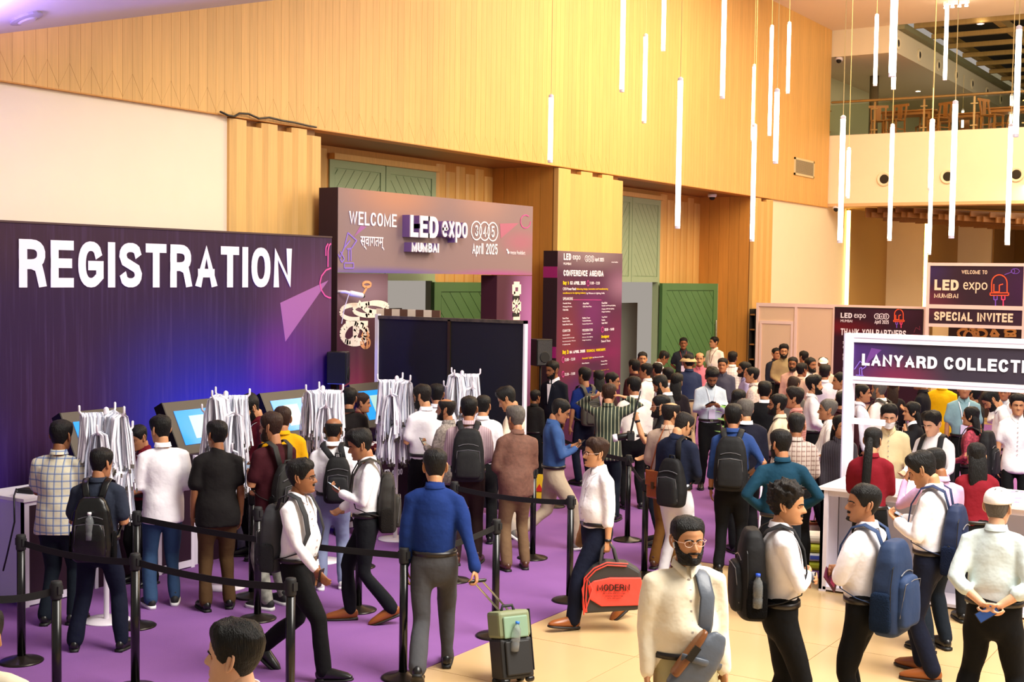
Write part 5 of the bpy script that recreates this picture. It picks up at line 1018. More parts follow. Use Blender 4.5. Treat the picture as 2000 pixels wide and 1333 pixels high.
    for s, (fx, fy, fz, pit, yw) in zip((1, -1), LG):
        hip = pel + V((s * .088, 0, -.05)); an = V((fx, fy - .03, fz * 0 + .085 + (.0045 * pit * .57 if pit > 15 else 0))); dv = an - hip; D_ = dv.length; l1, l2 = .41, .405
        if D_ > l1 + l2 - .004: dv *= (l1 + l2 - .004) / D_; an = hip + dv; D_ = dv.length
        c = (l1 * l1 + D_ * D_ - l2 * l2) / (2 * l1 * D_); c = max(-1, min(1, c)); ax = V((0, 1, 0)); n_ = (ax - dv.normalized() * ax.dot(dv.normalized())).normalized(); kn = hip + dv.normalized() * (l1 * c) + n_ * (l1 * sqrt(max(0, 1 - c * c)))
        wd = 1.0 + .1 * (bot in ('black', 'navy'))
        G.tube([hip + V((0, 0, .04)), hip.lerp(kn, .25), kn, kn.lerp(an, .45), an + V((0, 0, .0))], [(.084 * f, .092 * f), (.088 * f, .092 * f), .070, .064 * wd, .059 * wd], 12)
        B.tube([pel, hip, kn, an], [.05, .05, .035, .03], 6); foots.append((s, an, pit, yw))
    soft('trousers', G, vc, bm_, root, 4, .005 if lod < 2 else 0, seed=sd)
    bl = .155 if female else .17
    rg = [(.05, .156 * f, .116 * f, 0), (.12, .158 * f, .122 * f, .008 * (1 + fat)), (.2, .163 * f, .128 * f, .01 * (1 + fat)), (.3, .172, .126, .004), (.4, .172, .118, -.006), (.46, .145, .1, -.012), (.505, .098, .076, -.014), (.535, .066, .064, -.012), (.556, .06, .06, -.01)]
    if not tuck: rg = [(-.14, .188 * f, .146 * f, 0), (-.05, .188 * f, .146 * f, 0), (.05, .18 * f, .138 * f, 0), (.12, .172 * f, .13 * f, .004)] + rg[2:]
    else: rg = [(.02, .150 * f, .108 * f, 0)] + rg
    if female: rg = [(a_, x * (.93 if a_ < .25 else .9), y * (.95 if a_ < .3 else 1.05), c) for a_, x, y, c in rg]
    if jacket: rg = [(a_, x * 1.07, y * 1.08, c) for a_, x, y, c in rg]
    C.tube([T(0, c, a_) for a_, _, _, c in rg], [(x, y) for _, x, y, _ in rg], 22, ref=Rt @ V((1, 0, 0)), cap='round' if tuck else 'end')
    soft('jacket' if jacket else ('blouse' if female else 'shirt'), C, vc, tm, root, 3, .008 if lod < 2 else .004, seed=sd + 5)
    if jacket:
        w = MB(); w.prism([T(-.035, .118, .49), T(.035, .118, .49), T(.0, .150, .2)], Rt @ V((0, .012, 0))); w.build('shirt_front', cloth('cloth_f2eef2', 'f2eef2'), root)
        for s in (-1, 1): w = MB(); w.prism([T(s * .04, .11, .5), T(s * .085, .10, .45), T(s * .01, .152, .2), T(s * .003, .150, .22)], Rt @ V((0, .014, 0))); w.build('lapel', tm, root)
    cm = tm if not jacket else cloth('cloth_f2eef2', 'f2eef2')
    if collar:
        w = MB(); n = 24; vs = []
        for r_, zz, dk in ((.059, .548, 0), (.062, .585, .25), (.0665, .588, .25), (.075, .556, .8), (.079, .548, 1)):
            for j in range(n + 1):
                az = R_(90 + 9 + 342 * j / n); fr = max(0, sin(az)) ** 2; 
                vs.append(T((r_ + .006 * fr * dk) * cos(az), -.012 + (r_ + .012 * fr) * sin(az), zz - .034 * fr - .028 * dk * fr ** 3))
        w.add(vs, [(i * (n + 1) + j, i * (n + 1) + j + 1, (i + 1) * (n + 1) + j + 1, (i + 1) * (n + 1) + j) for i in range(4) for j in range(n)]); w.build('collar', cm, root, True)
        if lod < 2 and 108 < (d + 360) % 360 < 252 and collar == 1 and not jacket:
            w = MB(); w.prism([T(-.014, .0, .53), T(.014, .0, .53), T(.014, 0, .06), T(-.014, 0, .06)], (0, 0, 0)) if 0 else None
            yk = lambda zz: interp([(r[0], r[2] + r[3]) for r in rg], zz)[0]
            for k in range(8): zz = .1 + k * .055; w.box(-.006, .006, -.002, .004, -.006, .006, 0, M.Translation(T(0, yk(zz) + .004, zz)))
            w.build('buttons', mat('button_pale', 'b8b0a8', .4), root)['kind'] = 'stuff'
    if tuck and belt and not jacket:
        w = MB(); n = 22; vs = []
        for k, zz in ((1.0, .045), (1.04, .045), (1.04, .08), (1.0, .08)):
            for j in range(n): az = 2 * pi * j / n; vs.append(T(.162 * (1 + .1 * max(f - 1, 0)) * f * k * cos(az), .121 * f * (1 + .25 * max(f - 1, 0)) * k * sin(az) + .002, zz))
        w.add(vs, [(i * n + j, i * n + (j + 1) % n, ((i + 1) % 4) * n + (j + 1) % n, ((i + 1) % 4) * n + j) for i in range(4) for j in range(n)]); bo = w.build('belt', mat('belt_leather', '1a1210', .4), root, True)
        if 90 < (d + 360) % 360 < 270: w = MB(); w.box(-.022, .022, 0, .008, -.02, .02, 0, M.Translation(T(0, .128 * f, .062))); w.build('buckle', m_steel, bo)
    mh = M.Translation(hcn) @ Rh.to_4x4() @ M.Scale(1.04, 4)
    if female: mh = mh @ M.Diagonal((.94, .95, .97, 1))
    soft('body', B, vb, [SKIN[skin], m_eye, m_iris, m_lip[skin]], root, 2, 0, (head_data(lod), mh))
    def att(nm, me, m, lb=None, scl=None):
        o = D.objects.new(nm, me if m is None else me.copy() if me.materials and me.materials[0] != m else me); COL.objects.link(o); o.parent = root; o.matrix_local = mh @ (scl or M.Identity(4))
        if m is not None and not o.data.materials: o.data.materials.append(m)
        elif m is not None: o.data.materials[0] = m
        return o
    hm = HAIR[hc]
    if hair != 'none': att('hair', hair_mesh(hair, sd, lod), hm)
    if lod < 2 or 90 < (d + hy + 360) % 360 < 270: att('eyebrows', brow_mesh(), HAIR['black'])
    if beard: att('beard' if beard in ('full', 'stubble') else 'moustache', beard_mesh(beard, lod), hm)
    if glasses: att('glasses', glasses_mesh(), m_black if glasses == 1 else mat('clear_frame', 'd8b8a8', .2))
    for s, an, pit, yw in foots:
        sk = 'sneaker' if shoe in ('sneaker', 'wsneaker', 'gsneaker') else 'oxford'; me = shoe_mesh(sk)
        c1, c2 = {'black': ('100f10', '0a0a0a'), 'brown': ('8a4a1c', '1c120c'), 'dbrown': ('4a2818', '14100c'), 'sneaker': ('17171a', 'e8e8e8'), 'wsneaker': ('d8d8d8', 'f0f0f0'), 'gsneaker': ('6a6660', 'e0dcd8')}[shoe]
        if ('shm', shoe) not in _hc:
            m2 = me.copy(); m2.materials.append(mat('shoe_' + shoe, c1, .35 if sk == 'oxford' else .7)); m2.materials.append(mat('sole_' + shoe, c2, .6)); _hc['shm', shoe] = m2
        o = D.objects.new('shoe', _hc['shm', shoe]); COL.objects.link(o); o.parent = root
        pv = V((0, .15, 0)) if pit >= 0 else V((0, -.09, 0)); rx = M.Rotation(R_(-pit), 4, 'X'); rel = rx @ (V((0, -.03, .085)) - pv)
        mz = M.Rotation(R_(yw), 4, 'Z'); rel = mz @ rel
        o.matrix_local = M.Translation((an.x - rel.x, an.y - rel.y, max(0, an.z - rel.z) if pit < 15 else max(0, an.z - rel.z))) @ mz @ rx @ M.Translation(-pv)
    if lanyard:
        w = MB(); col = {1: ('lan_white', 'eeeef4'), 2: ('lan_red', '8a3038'), 3: ('lan_grey', '9a9aa8')}[lanyard]
        for s in (-1, 1): 
            P_ = [T(s * .0, -.085, .545), T(s * .075, -.02, .545), T(s * .065, .075, .50), T(s * .04, .135, .40), T(s * .012, .145 + .01 * fat, .22)]
            vs = [p_ + Rt @ V((-.006, 0, .0)) for p_ in P_] + [p_ + Rt @ V((.006, 0, 0)) for p_ in P_]; w.add(vs, [(k, k + 1, k + 6, k + 5) for k in range(4)])
        lo = w.build('lanyard_strap', mat(*col, .7), root)
        w = MB(); w.box(-.045, .045, 0, .004, -.065, .065, 0, M.Translation(T(0, .15, .15)) @ Rt.to_4x4()); w.build('badge', mat('badge_lilac', 'd8cce8', .4), lo)
    if watch:
        sh, el, wr_, g = ends[watch]; w = MB(); w.tube([wr_ - g * .012, wr_ + g * .012], .031, 12, cap='flat'); w.build('watch', m_black, root, True)
    if cap:
        def fc(t, az): p_ = head_pt(t, az, False); return p_ * 1.0 + V((p_.x, p_.y, max(0, p_.z))).normalized() * .016
        vs, fs, _ = grid(10, 24, fc, .62, 1.0); w = MB(); w.v = [tuple(v) for v in vs]; w.f = fs; w.mi = [0] * len(fs)
        kind, c_ = cap; mm = cloth('cap_' + c_, c_)
        if kind == 'ball': w.tube([(0, .08, .04), (0, .115, .035), (0, .155, .022)], [(.075, .008), (.072, .006), (.045, .004)], 12, ref=(1, 0, 0))
        else: w.lathe([(.095, .035), (.14, .0), (.142, .004), (.1, .05)], 24, (0, -.008, .01))
        me = w.mesh('cap', mm, True); o = D.objects.new('cap' if kind == 'ball' else 'bucket_hat', me); COL.objects.link(o); o.parent = root; o.matrix_local = mh
        if kind == 'ball': ww = MB(); ww.lathe([(.022, 0), (.02, .003), (0, .003)], 12, (0, .086, .065), 0, M.Rotation(R_(-70), 3, 'X')); q = ww.build('emblem', m_black if c_ != 'f4ece8' else mm, o)
    info = dict(root=root, T=T, Rt=Rt, ends=ends, sc=sc, f=f, lod=lod, mh=mh, jacket=jacket, sw=sw, rz=rz)
    return info
def gmat(I): return M.Translation(I['root'].location) @ M.Rotation(I['rz'], 4, 'Z') @ M.Diagonal((*I['root'].scale, 1))
def rbox(mb, c, hx, hy, hz, Rm, taper=.85, n=5):
    """soft-cornered bag body as a stack of superellipse rings along local z"""
    rows = []
    for zz, k in ((-1, .8), (-.9, .97), (-.4, 1.04), (.15, .99), (.6, .5 + .5 * taper), (.88, taper * .92), (1, taper * .62)):
        r = []
        for j in range(20):
            a = 2 * pi * j / 20; ca, sa = cos(a), sin(a); e = .55
            r.append(c + Rm @ V((hx * k * math.copysign(abs(ca) ** e, ca), hy * k * math.copysign(abs(sa) ** e, sa), hz * zz)))
        rows += r
    fs = [(i * 20 + j, i * 20 + (j + 1) % 20, (i + 1) * 20 + (j + 1) % 20, (i + 1) * 20 + j) for i in range(6) for j in range(20)] + [tuple(reversed(range(20))), tuple(120 + j for j in range(20))]
    mb.add(rows, fs)
def backpack(I, label, col, trim=None, drop=0, size=1, bottle=None, rough=.7, side=0, straps=(1, -1), pock=1):
    t = thing('backpack', label, 'backpack'); t.matrix_world = gmat(I); T, Rt, f = I['T'], I['Rt'], I['f']; m = mat('bag_' + col, deep(col), rough, spec=.3 if rough > .4 else .5, bump=.2, bscale=15, bdist=.02, var=.06); m2 = mat('bag_' + (trim or col), deep(trim or col), rough, spec=.3 if rough > .4 else .5, bump=.2, bscale=15, bdist=.02, var=.06)
    dy = .098 * f + .072 * size; c = T(side, -dy - .01, .27 - drop)
    mb = MB(); rbox(mb, c, .15 * size, .075 * size, .24 * size, Rt, .72); body = soft('main_compartment', mb, .012 if I['lod'] < 2 else .02, m, t, 3, .004, seed=3)
    if pock:
        mb = MB(); rbox(mb, T(side, -dy - .075 * size - .015, .19 - drop), .115 * size, .035 * size, .13 * size, Rt, .85); soft('front_pocket', mb, .012 if I['lod'] < 2 else .02, m2, t, 2, .003, seed=4)
        w = MB(); w.tube([T(side + x, -dy - .078 * size - .02 * 0, .39 - drop - .28 * x * x / .013 * .1) for x in (-.1, -.05, 0, .05, .1)], .004, 5); w.build('zip', mat('zip_grey', '77777c', .4, .5), t)
        w = MB(); w.tube([T(side + .115 * size, -dy - .09 * size, .1 - drop), T(side + .1 * size, -dy - .11 * size, .32 - drop), T(side, -dy - .115 * size, .335 - drop), T(side - .1 * size, -dy - .11 * size, .32 - drop), T(side - .115 * size, -dy - .09 * size, .1 - drop)], .003, 5); w.build('zip', mat('zip_grey', ''), t)
    if I['lod'] == 0:
        for s in (1, -1):
            mb = MB(); rbox(mb, T(side + s * .148 * size, -dy, .13 - drop), .018 * size, .055 * size, .10 * size, Rt, .95); mb.build('side_pocket', mat('bag_mesh_' + col, deep(deep(col)), .9, spec=.1, bump=.8, bscale=120), t, True)
            w = MB(); w.tube([T(side + s * .151 * size, -dy - .05 * size, .20 - drop), T(side + s * .158 * size, -dy, .245 - drop), T(side + s * .151 * size, -dy + .05 * size, .20 - drop)], .004, 5); w.build('pocket_hem', m_blackm, t)
        w = MB(); w.tube([T(side + x * size * 1.05, -dy - .052 * size, z_ - drop) for x, z_ in ((-.143, .08), (-.148, .3), (-.125, .42), (-.06, .478), (.06, .478), (.125, .42), (.148, .3), (.143, .08))], .0035, 5); w.build('main_zip', mat('zip_dark', '0c0c0e', .5), t)
    w = MB(); w.tube([T(side - .03, -dy, .49 - drop), T(side - .025, -dy - .01, .535 - drop), T(side + .025, -dy - .01, .535 - drop), T(side + .03, -dy, .49 - drop)], .009, 7); w.build('grab_handle', m2, t, True)
    for s in straps:
        x0 = s * .085
        P_ = [T(side + s * .05, -dy + .02, .47 - drop), T(x0, -.095 - .02, .535), T(x0 * 1.12, -.03, .575), T(x0 * 1.2, .055, .545), T(x0 * 1.35, .122, .42), T(x0 * 1.5, .138 * f, .28), T(x0 * 1.9, .10 * f, .14), T(x0 * 2.0, -.02, .09), T(side + s * .13, -dy + .02, .05)]
        w = MB(); w.tube(P_, [(.03, .006)] * 6 + [(.014, .004)] * 3, 8, ref=Rt @ V((1, 0, 0)), cap='flat'); w.build('shoulder_strap', m2, t, True)
    if bottle:
        bc_ = T(side + bottle[1] * .16 * size, -dy, .18 - drop) if bottle[1] else T(side, -dy - .1 * size, .3 - drop)
        g = gmat(I); p = g @ bc_; make_bottle(p, I['rz'], bottle[0], bottle[2])
    return t
m_pet = mat('clear_plastic', 'e8f0f4', .08, trans=.85)
def make_bottle(p, rz, capc, label, tilt=0):
    t = thing('water_bottle', label, 'bottle', p, rz); t.rotation_euler = (tilt, 0, rz)
    MB().lathe([(.02, -.1), (.032, -.095), (.033, -.04), (.03, -.03), (.033, -.02), (.033, .04), (.028, .07), (.014, .095), (.013, .105)], 16).build('bottle_body', m_pet, t, True)
    MB().lathe([(.016, .103), (.016, .122), (0, .124)], 14).build('cap', mat('cap_' + capc, capc, .4), t, True); return t
def phone(I, s, label, scr=None, off=.085, tilt=60):
    sh, el, wr_, g = I['ends'][s]; t = thing('phone', label, 'phone'); G = gmat(I); Rt = I['Rt']
    n = (Rt @ V((0, -.55, .85))).normalized() if tilt else (Rt @ V((0, -1, .2))).normalized(); x = (g - n * g.dot(n)).normalized(); y = n.cross(x)
    mx = M((x, y, n)).transposed().to_4x4(); mx.translation = wr_ + g * off + n * .018; t.matrix_world = G @ mx
    MB().box(-.073, .073, -.036, .036, -.004, .004).build('case', m_black, t, bevel=.002); MB().box(-.068, .068, -.032, .032, .004, .0048).build('screen', mat('phone_screen_' + (scr or 'dark'), {'lit': '22345a', 'pale': 'a8b0b8', None: '1a1c22'}.get(scr, '1a1c22'), .1, emit=({'lit': '3a5a9a'}.get(scr, '9ac0e0') if scr else None), estr=.35 if scr else 0), t)
    return t
# ------------------------------------------------------------------ the people, front rows first
m_plaid = pattern('plaid_cream_blue', 'd9d2b8', [((1, 0, 0), .062, .22, '8fa3c4', .7), ((0, 0, 1), .062, .22, '8fa3c4', .7), ((1, 0, 0), .062, .08, '3f5a94', .9), ((0, 0, 1), .062, .08, '3f5a94', .9)])
m_pin = pattern('striped_rose_shirt', 'b9a0a6', [((1, 0, 0), .022, .4, '8a6a74', .7)])
m_grn = pattern('striped_green_shirt', '1f2c1c', [((1, 0, 0), .045, .16, 'c8c8a0', .9)])
m_chk = pattern('checked_brown_shirt', 'a8988e', [((1, 0, 0), .05, .3, '6a4a44', .7), ((0, 0, 1), .05, .3, '6a4a44', .7), ((1, 0, 0), .05, .08, 'd8ccc0', .8)])
m_chw = pattern('checked_white_shirt', 'e6e0da', [((1, 0, 0), .05, .12, 'a8a0b0', .8), ((0, 0, 1), .05, .12, 'a8a0b0', .8)])
m_sal = pattern('striped_salmon_shirt', 'c88878', [((0, 0, 1), .03, .4, 'a05048', .7)])
m_blk = pattern('pinstriped_black_blouse', '241e26', [((1, 0, 0), .018, .25, '6a6070', .6)])
m_flo = mat('patterned_grey_shirt', '8a8078', .8, var=.5, vscale=45); m_flo2 = mat('patterned_pale_shirt', 'c8b8b0', .8, var=.3, vscale=40); m_cam = mat('camouflage_grey', '8a8a80', .8, var=.5, vscale=16)
m_wstr = pattern('striped_white_shirt', 'ece4da', [((1, 0, 0), .03, .2, 'a89a98', .7)]); m_brn = mat('marled_brown_shirt', '6a4638', .8, bump=.35, bscale=11, bdist=.03, var=.18, vscale=30)
WH = 'f2eef2'; P = person
RO = P('man in a royal blue shirt and grey trousers walking away pulling a suitcase', 850, 878, 10.0, 3, '1f4094', '5c5d60', legs='walkr', hd=(-6, 8), skin=1, la='down', ra='pull')
I = P('bearded man in a cream shirt with clear glasses and a sling bag across his chest', 1343, 1010, 7.35, 164, 'f5ead0', 'b8ac80', beard='full', glasses=2, skin=1, hd=(-8, 0), fat=1, ra='down', la='down', h=1.76); CM = I
I = P('curly haired man in a white shirt with a black backpack, arms folded, facing right', 1540, 947, 8.5, 78, WH, 'black', hair='curly', hc='dark', skin=1, hd=(18, 4), ra='cross', la='cross', beard='moustache', legs='relax')
backpack(I, 'large black backpack with yellow badges and a bottle in its side pocket', '17181c', '1d1e24', .02, 1.2, ('2450c8', 1, 'blue-capped water bottle in the side pocket of the large black backpack'))
w = MB(); g = gmat(I); w.box(-.028, .028, 0, .006, -.022, .022, 0, g @ M.Translation(I['T'](.1, -.275, .12))); o = w.build('yellow_badge', mat('badge_yellow', 'e0b020', .5)); bp = D.objects['backpack']; o.parent = bp; o.matrix_parent_inverse = gmat(I).inverted()
ph_ = phone(I, -1, 'phone in a dark red case held by the curly haired man', None, .07, 0)
I = P('man in a white shirt with a blue backpack, arms folded, glancing back to the left', 1690, 947, 8.7, 292, WH, 'black', skin=2, hd=(-38, -2), ra='cross', la='cross', beard='goatee', hair='short', legs='relax')
backpack(I, 'steel blue backpack worn by the man with folded arms', '2a436e', '304b7a', .10, 1.3)
bk = boxm('booklet', 'dark red booklet tucked under the arm of the man with the steel blue backpack', 'booklet', (0, 0, 0), .10, .15, .008, mat('booklet_maroon', '6a2a44', .4), 0, .001, lambda t: MB().box(-.03, .03, -.05, .0, .008, .009).build('print', m_prp, t)); bk.matrix_world = gmat(I) @ M.Translation(I['T'](-.10, .20, .17)) @ M.Rotation(R_(70), 4, 'X') @ M.Rotation(R_(35), 4, 'Z')
I = P('man in a white shirt and navy trousers looking down at his phone', 1790, 887, 10.2, 285, WH, 'navy', skin=1, hd=(0, 28), ra='phone', la='phone', hair='side', shoe='brown', legs='relax')
backpack(I, 'navy blue backpack on the man texting near the right edge', '22325c', '283a66', .10, 1.1); phone(I, 1, 'phone in the hands of the man with navy trousers', 'pale')
I = P('man in a white cap and pale blue shirt, hands held behind his back', 1950, 958, 8.7, 6, 'cfdcdc', 'black', sl='roll', skin=0, hair='crop', hc='grey', cap=('ball', 'f4ece8'), ra='behind', la='behind', fat=1, hd=(10, 0), legs='wide')
phone(I, 1, 'lit phone held behind his back by the man in the white cap', 'lit', .09, 0)
P('man seen only as a dark haired head and white collar at the bottom edge', 460, 1218, 5.1, 285, 'f4ecec', 'black', skin=0, hair='side', hd=(8, 0), h=1.72)
P('person in a cream shirt barely entering at the bottom left corner', -38, 1190, 5.6, 20, 'e8dcc0', 'black', skin=1, h=1.70)
I = P('smiling man in glasses and a white shirt striding right with a grey backpack', 588, 900, 9.95, 118, WH, 'black', skin=3, hd=(-18, 0), ra='swing', la='down', glasses=1, beard='moustache', hair='side', legs='walkr', fat=1)
backpack(I, 'grey backpack on the striding man in glasses', '55575c', '3c3d42', .06, 1.1); phone(I, 1, 'phone with a grey case in the hand of the striding man', None, .08, 0)
I = P('man in a white shirt and black jeans studying his phone while stepping left', 697, 842, 11.5, 268, WH, '15171f', skin=2, hd=(0, 18), ra='low', la='phone', hair='quiff', legs='walks', shoe='brown')
backpack(I, 'dark olive grey backpack on the man studying his phone', '3a3631', '44403a', .10, 1.1); phone(I, -1, 'phone held up by the man in black jeans and brown shoes', 'pale')
I = P('man in glasses and a white shirt with a lanyard carrying a red bag', 1165, 858, 11.55, 242, 'f6f2f4', 'navy', skin=1, hd=(10, 0), ra='down', la='carry', glasses=2, beard='moustache', hair='side', hc='brown', legs='walkl', shoe='brown', fat=1, lanyard=1, sl='roll', watch=-1); RB = I
# left group at the kiosks
I = P('man in a cream and blue plaid shirt and dark jeans at the first kiosk', 120, 822, 11.35, 22, m_plaid, 'djeans', sl='short', tuck=0, skin=3, ra='low', la='desk', hd=(8, 4), fat=1)
I = P('man in a navy polo and glasses with a black leather backpack', 200, 876, 10.6, 14, '3a4256', 'navy', sl='short', skin=2, hd=(28, 8), la='low', ra='bent', glasses=1, legs='wide', fat=.5)
backpack(I, 'black leather backpack with a clear bottle poking out', '0e0e10', '121214', .10, 1.15, ('f0f0f0', 0, 'white-capped clear bottle poking out of the black leather backpack'), rough=.3)
I = P('man in a loose white shirt and blue jeans facing the second kiosk', 312, 812, 12.0, 352, 'f4f0f4', 'jeans', tuck=0, skin=1, hd=(-25, 8), ra='bent', la='bent', shoe='sneaker')
I = P('man in a black t-shirt and brown cargo trousers', 424, 822, 11.9, 352, '201c1c', '6a4c2c', sl='short', tuck=0, skin=3, hd=(-22, 0), ra='down', la='down', shoe='black', collar=0, fat=.5)
I = P('young staff member in a red polo leaning over between the first two kiosks', 264, 833, 12.75, 235, '8a1428', 'black', sl='short', skin=2, hd=(0, 22), lanyard=1, ra='bent', la='low')
I = P('young staff member with tall hair and a maroon shirt looking down by the third kiosk', 478, 776, 14.0, 250, '7a1226', 'black', skin=1, hd=(0, 32), hair='quiff', lanyard=1, ra='low', la='low', beard='stubble')
I = P('man in a maroon t-shirt and grey patterned trousers holding a phone', 528, 806, 12.0, 320, '4e1420', m_cam, sl='short', tuck=0, skin=2, hd=(-18, 6), ra='low', la='phone', hc='brown', shoe='sneaker', collar=0, beard='full')
backpack(I, 'charcoal backpack on the man in the maroon t-shirt', '2c2a28', '343230', .12, 1.0); phone(I, -1, 'phone held by the man in the maroon t-shirt', 'pale')
P('man in a bright yellow shirt behind the maroon t-shirt', 552, 795, 13.4, 0, 'e8a808', 'black', skin=2, hc='brown', hd=(-10, 5), ra='low', la='low')
I = P('balding man in a white shirt and pale blue trousers', 652, 815, 12.75, 2, 'f0eef2', '8a94b4', tuck=1, skin=3, hair='bald', hd=(14, 5), ra='low', la='down', shoe='wsneaker')
backpack(I, 'slim black backpack slung on the balding man', '1a1a1c', '222226', .05, .95, side=.06)
P('man in a dark jacket with a white collar band at the fourth kiosk', 682, 758, 15.4, 5, '26201f', 'black', skin=2, hd=(0, 4), ra='low', la='low', lanyard=0)
P('young staff member seen in profile beside the dark jacket', 708, 768, 16.0, 100, '6a1424', 'black', skin=2, hd=(-15, 5), hc='brown', ra='low', la='low')
I = P('tall bearded man in a white short-sleeved shirt looking at his phone', 822, 752, 15.0, 325, 'f2eef2', 'black', sl='short', skin=1, hd=(-20, 12), hc='dark', beard='full', ra='down', la='phone', watch=1, fat=.8)
phone(I, -1, 'phone held by the tall man in the white short-sleeved shirt', None)
P('dark haired man mostly hidden behind the tall man in white', 853, 750, 16.0, 355, 'e8e6ee', 'black', skin=2)
I = P('balding man in a grey patterned shirt facing left', 872, 778, 14.5, 300, m_flo, 'black', tuck=0, skin=2, hair='thin', hc='dark', hd=(-12, 0), ra='low', la='phone', beard='stubble'); phone(I, -1, 'black phone raised by the man in the patterned grey shirt', None)
I = P('man in a striped rose shirt and dark brown trousers seen from behind', 916, 775, 13.9, 0, m_pin, '3a2420', skin=2, ra='low', la='low', fat=.6, shoe='dbrown')
backpack(I, 'black backpack on the striped rose shirt', '1b1b1d', '222224', .02, 1.12)
P('man in a plain white shirt just right of the striped rose shirt', 944, 772, 15.0, 10, 'f0eef0', 'black', skin=1, hair='crop')
P('young man in a long cream shirt reading in front of the black partition', 982, 760, 15.4, 285, 'ece2cc', 'ddd4c0', tuck=0, skin=1, hd=(0, 30), ra='phone', la='phone', hair='quiff')
P('grey haired man in a brown shirt and khaki trousers seen from behind', 1006, 795, 13.7, 345, m_brn, '8a6c4c', skin=2, hair='side', hc='grey', hd=(-18, 8), ra='low', la='low', shoe='dbrown', fat=.4, tuck=0)
I = P('man in a light blue shirt and khaki trousers typing on a phone', 1102, 782, 14.7, 78, '4468a8', 'b8a68c', skin=2, hd=(4, 24), ra='phone', la='phone', glasses=1, legs='walkr', shoe='gsneaker', fat=.5)
phone(I, 1, 'phone in the hands of the light blue shirt', None)
P('bearded man in a navy suit with a white badge by the loudspeaker', 1078, 706, 19.8, 215, '161a2a', 'black', jacket=1, skin=3, hd=(15, 8), beard='stubble', hair='short')
# middle crowd
I = P('man in a royal blue t-shirt before the agenda board', 1142, 718, 19.3, 330, '18348c', 'navy', sl='short', skin=2, hd=(-15, 0), collar=0); backpack(I, 'grey strapped backpack on the royal blue t-shirt', '6a6458', None, .05, 1)
P('long haired woman in a pale pink top beside the royal blue t-shirt', 1170, 724, 19.9, 350, 'd8b0a8', 'black', female=1, hair='long', skin=1, ra='low', la='low')
P('man in dark glasses behind the green striped shirt', 1197, 728, 19.0, 95, '3a1c20', 'black', skin=2, glasses=1, hd=(0, 5), ra='low', la='low')
P('man in a green striped shirt with both hands raised behind his head', 1190, 750, 16.5, 5, m_grn, 'djeans', skin=1, hc='brown', ra='raise_', la=((.75, .35, .35), (-.85, -.55, .3)), tuck=0, hd=(0, 10))
P('man in a white shirt directly right of the green striped shirt', 1238, 736, 17.4, 350, 'f4ecdf', 'black', skin=2, hd=(-20, 5), ra='down', la='low')
I = P('bearded man in a black shirt raising his fist with a camera hanging', 1290, 772, 15.0, 275, '16151a', 'djeans', sl='short', skin=1, beard='full', glasses=2, hd=(5, 4), ra='low', la='fist', watch=-1); CA = I
I = P('balding man in a beige shirt and orange-brown trousers', 1312, 785, 13.8, 25, 'b8a08c', '8a5a24', skin=1, hair='thin', hc='dark', glasses=2, hd=(25, 5), ra='low', la='low', shoe='dbrown', fat=.5); BE = I
I = P('man in a navy shirt and pale grey trousers with a black pack on one side', 1343, 808, 13.2, 30, '1c2440', 'c8c6cc', skin=1, hair='crop', hc='dark', glasses=1, hd=(15, 32), ra='low', la='down'); backpack(I, 'black sling backpack on the navy shirt', '141416', '1c1c1e', .14, 1.0, side=.05, straps=(1,))
I = P('man in a bright blue shirt and black trousers seen from behind', 1433, 790, 13.7, 4, '34549c', 'black', sl='roll', skin=2, ra='hip', la='down', tuck=1, fat=.4, watch=-1); backpack(I, 'black backpack centred on the bright blue shirt', '18181a', '1f1f21', .03, 1.15)
P('grey haired man in a dark suit right behind the bright blue shirt', 1455, 780, 14.7, 350, '1c1c30', 'black', jacket=1, skin=1, hc='grey', hd=(-25, 5))
P('bearded man in a grey blazer and glasses looking down to the left', 1284, 735, 17.8, 285, '6e7478', 'black', jacket=1, skin=1, glasses=1, beard='full', hd=(0, 28), ra='low', la='low')
P('long haired woman in the crowd below the bucket hat', 1322, 730, 18.6, 15, '2a2026', 'black', female=1, hair='long', skin=1)
P('man in a white shirt facing left below the grey doorway', 1262, 710, 20.8, 300, 'f0ece8', 'black', skin=2, hd=(-10, 0))
P('man facing the camera in front of the grey doorway', 1255, 688, 24.0, 175, '3a2a28', 'black', skin=1, beard='moustache')
P('dark haired man in a maroon shirt before the grey doorway', 1239, 702, 21.8, 320, '4a1c20', 'black', skin=2)
P('man in a grey top before the hinge of the open green door', 1284, 709, 22.4, 330, '8a8884', 'black', skin=2)
P('man with bowed head in a black and white top by the green door', 1302, 688, 24.8, 70, 'd8d6d8', 'black', sl='short', skin=3, hd=(0, 35), ra='low', la='low')
P('man in a grey shirt with a lanyard standing by the open green door', 1335, 660, 29.0, 178, '3c4452', 'black', sl='short', skin=3, beard='moustache', lanyard=2, ra='behind', la='behind')
P('man in a tan bucket hat and blue shirt', 1345, 694, 22.3, 340, '33406a', 'b8a080', cap=('bucket', 'c8ae80'), skin=2, hd=(-10, 0))
P('balding man in a pink shirt facing the camera', 1367, 688, 24.0, 183, 'd8788c', 'black', hair='bald', skin=1, beard='moustache', ra='phone', la='low')
P('man in a white short-sleeved shirt with lanyard in front of the door handle', 1395, 658, 30.0, 215, 'f4eae0', 'black', sl='short', skin=1, lanyard=2, hd=(25, 0), fat=1)
P('man in a white checked shirt with his back turned', 1431, 687, 24.3, 10, m_chw, 'black', skin=2, ra='hip', la='hip', tuck=0)
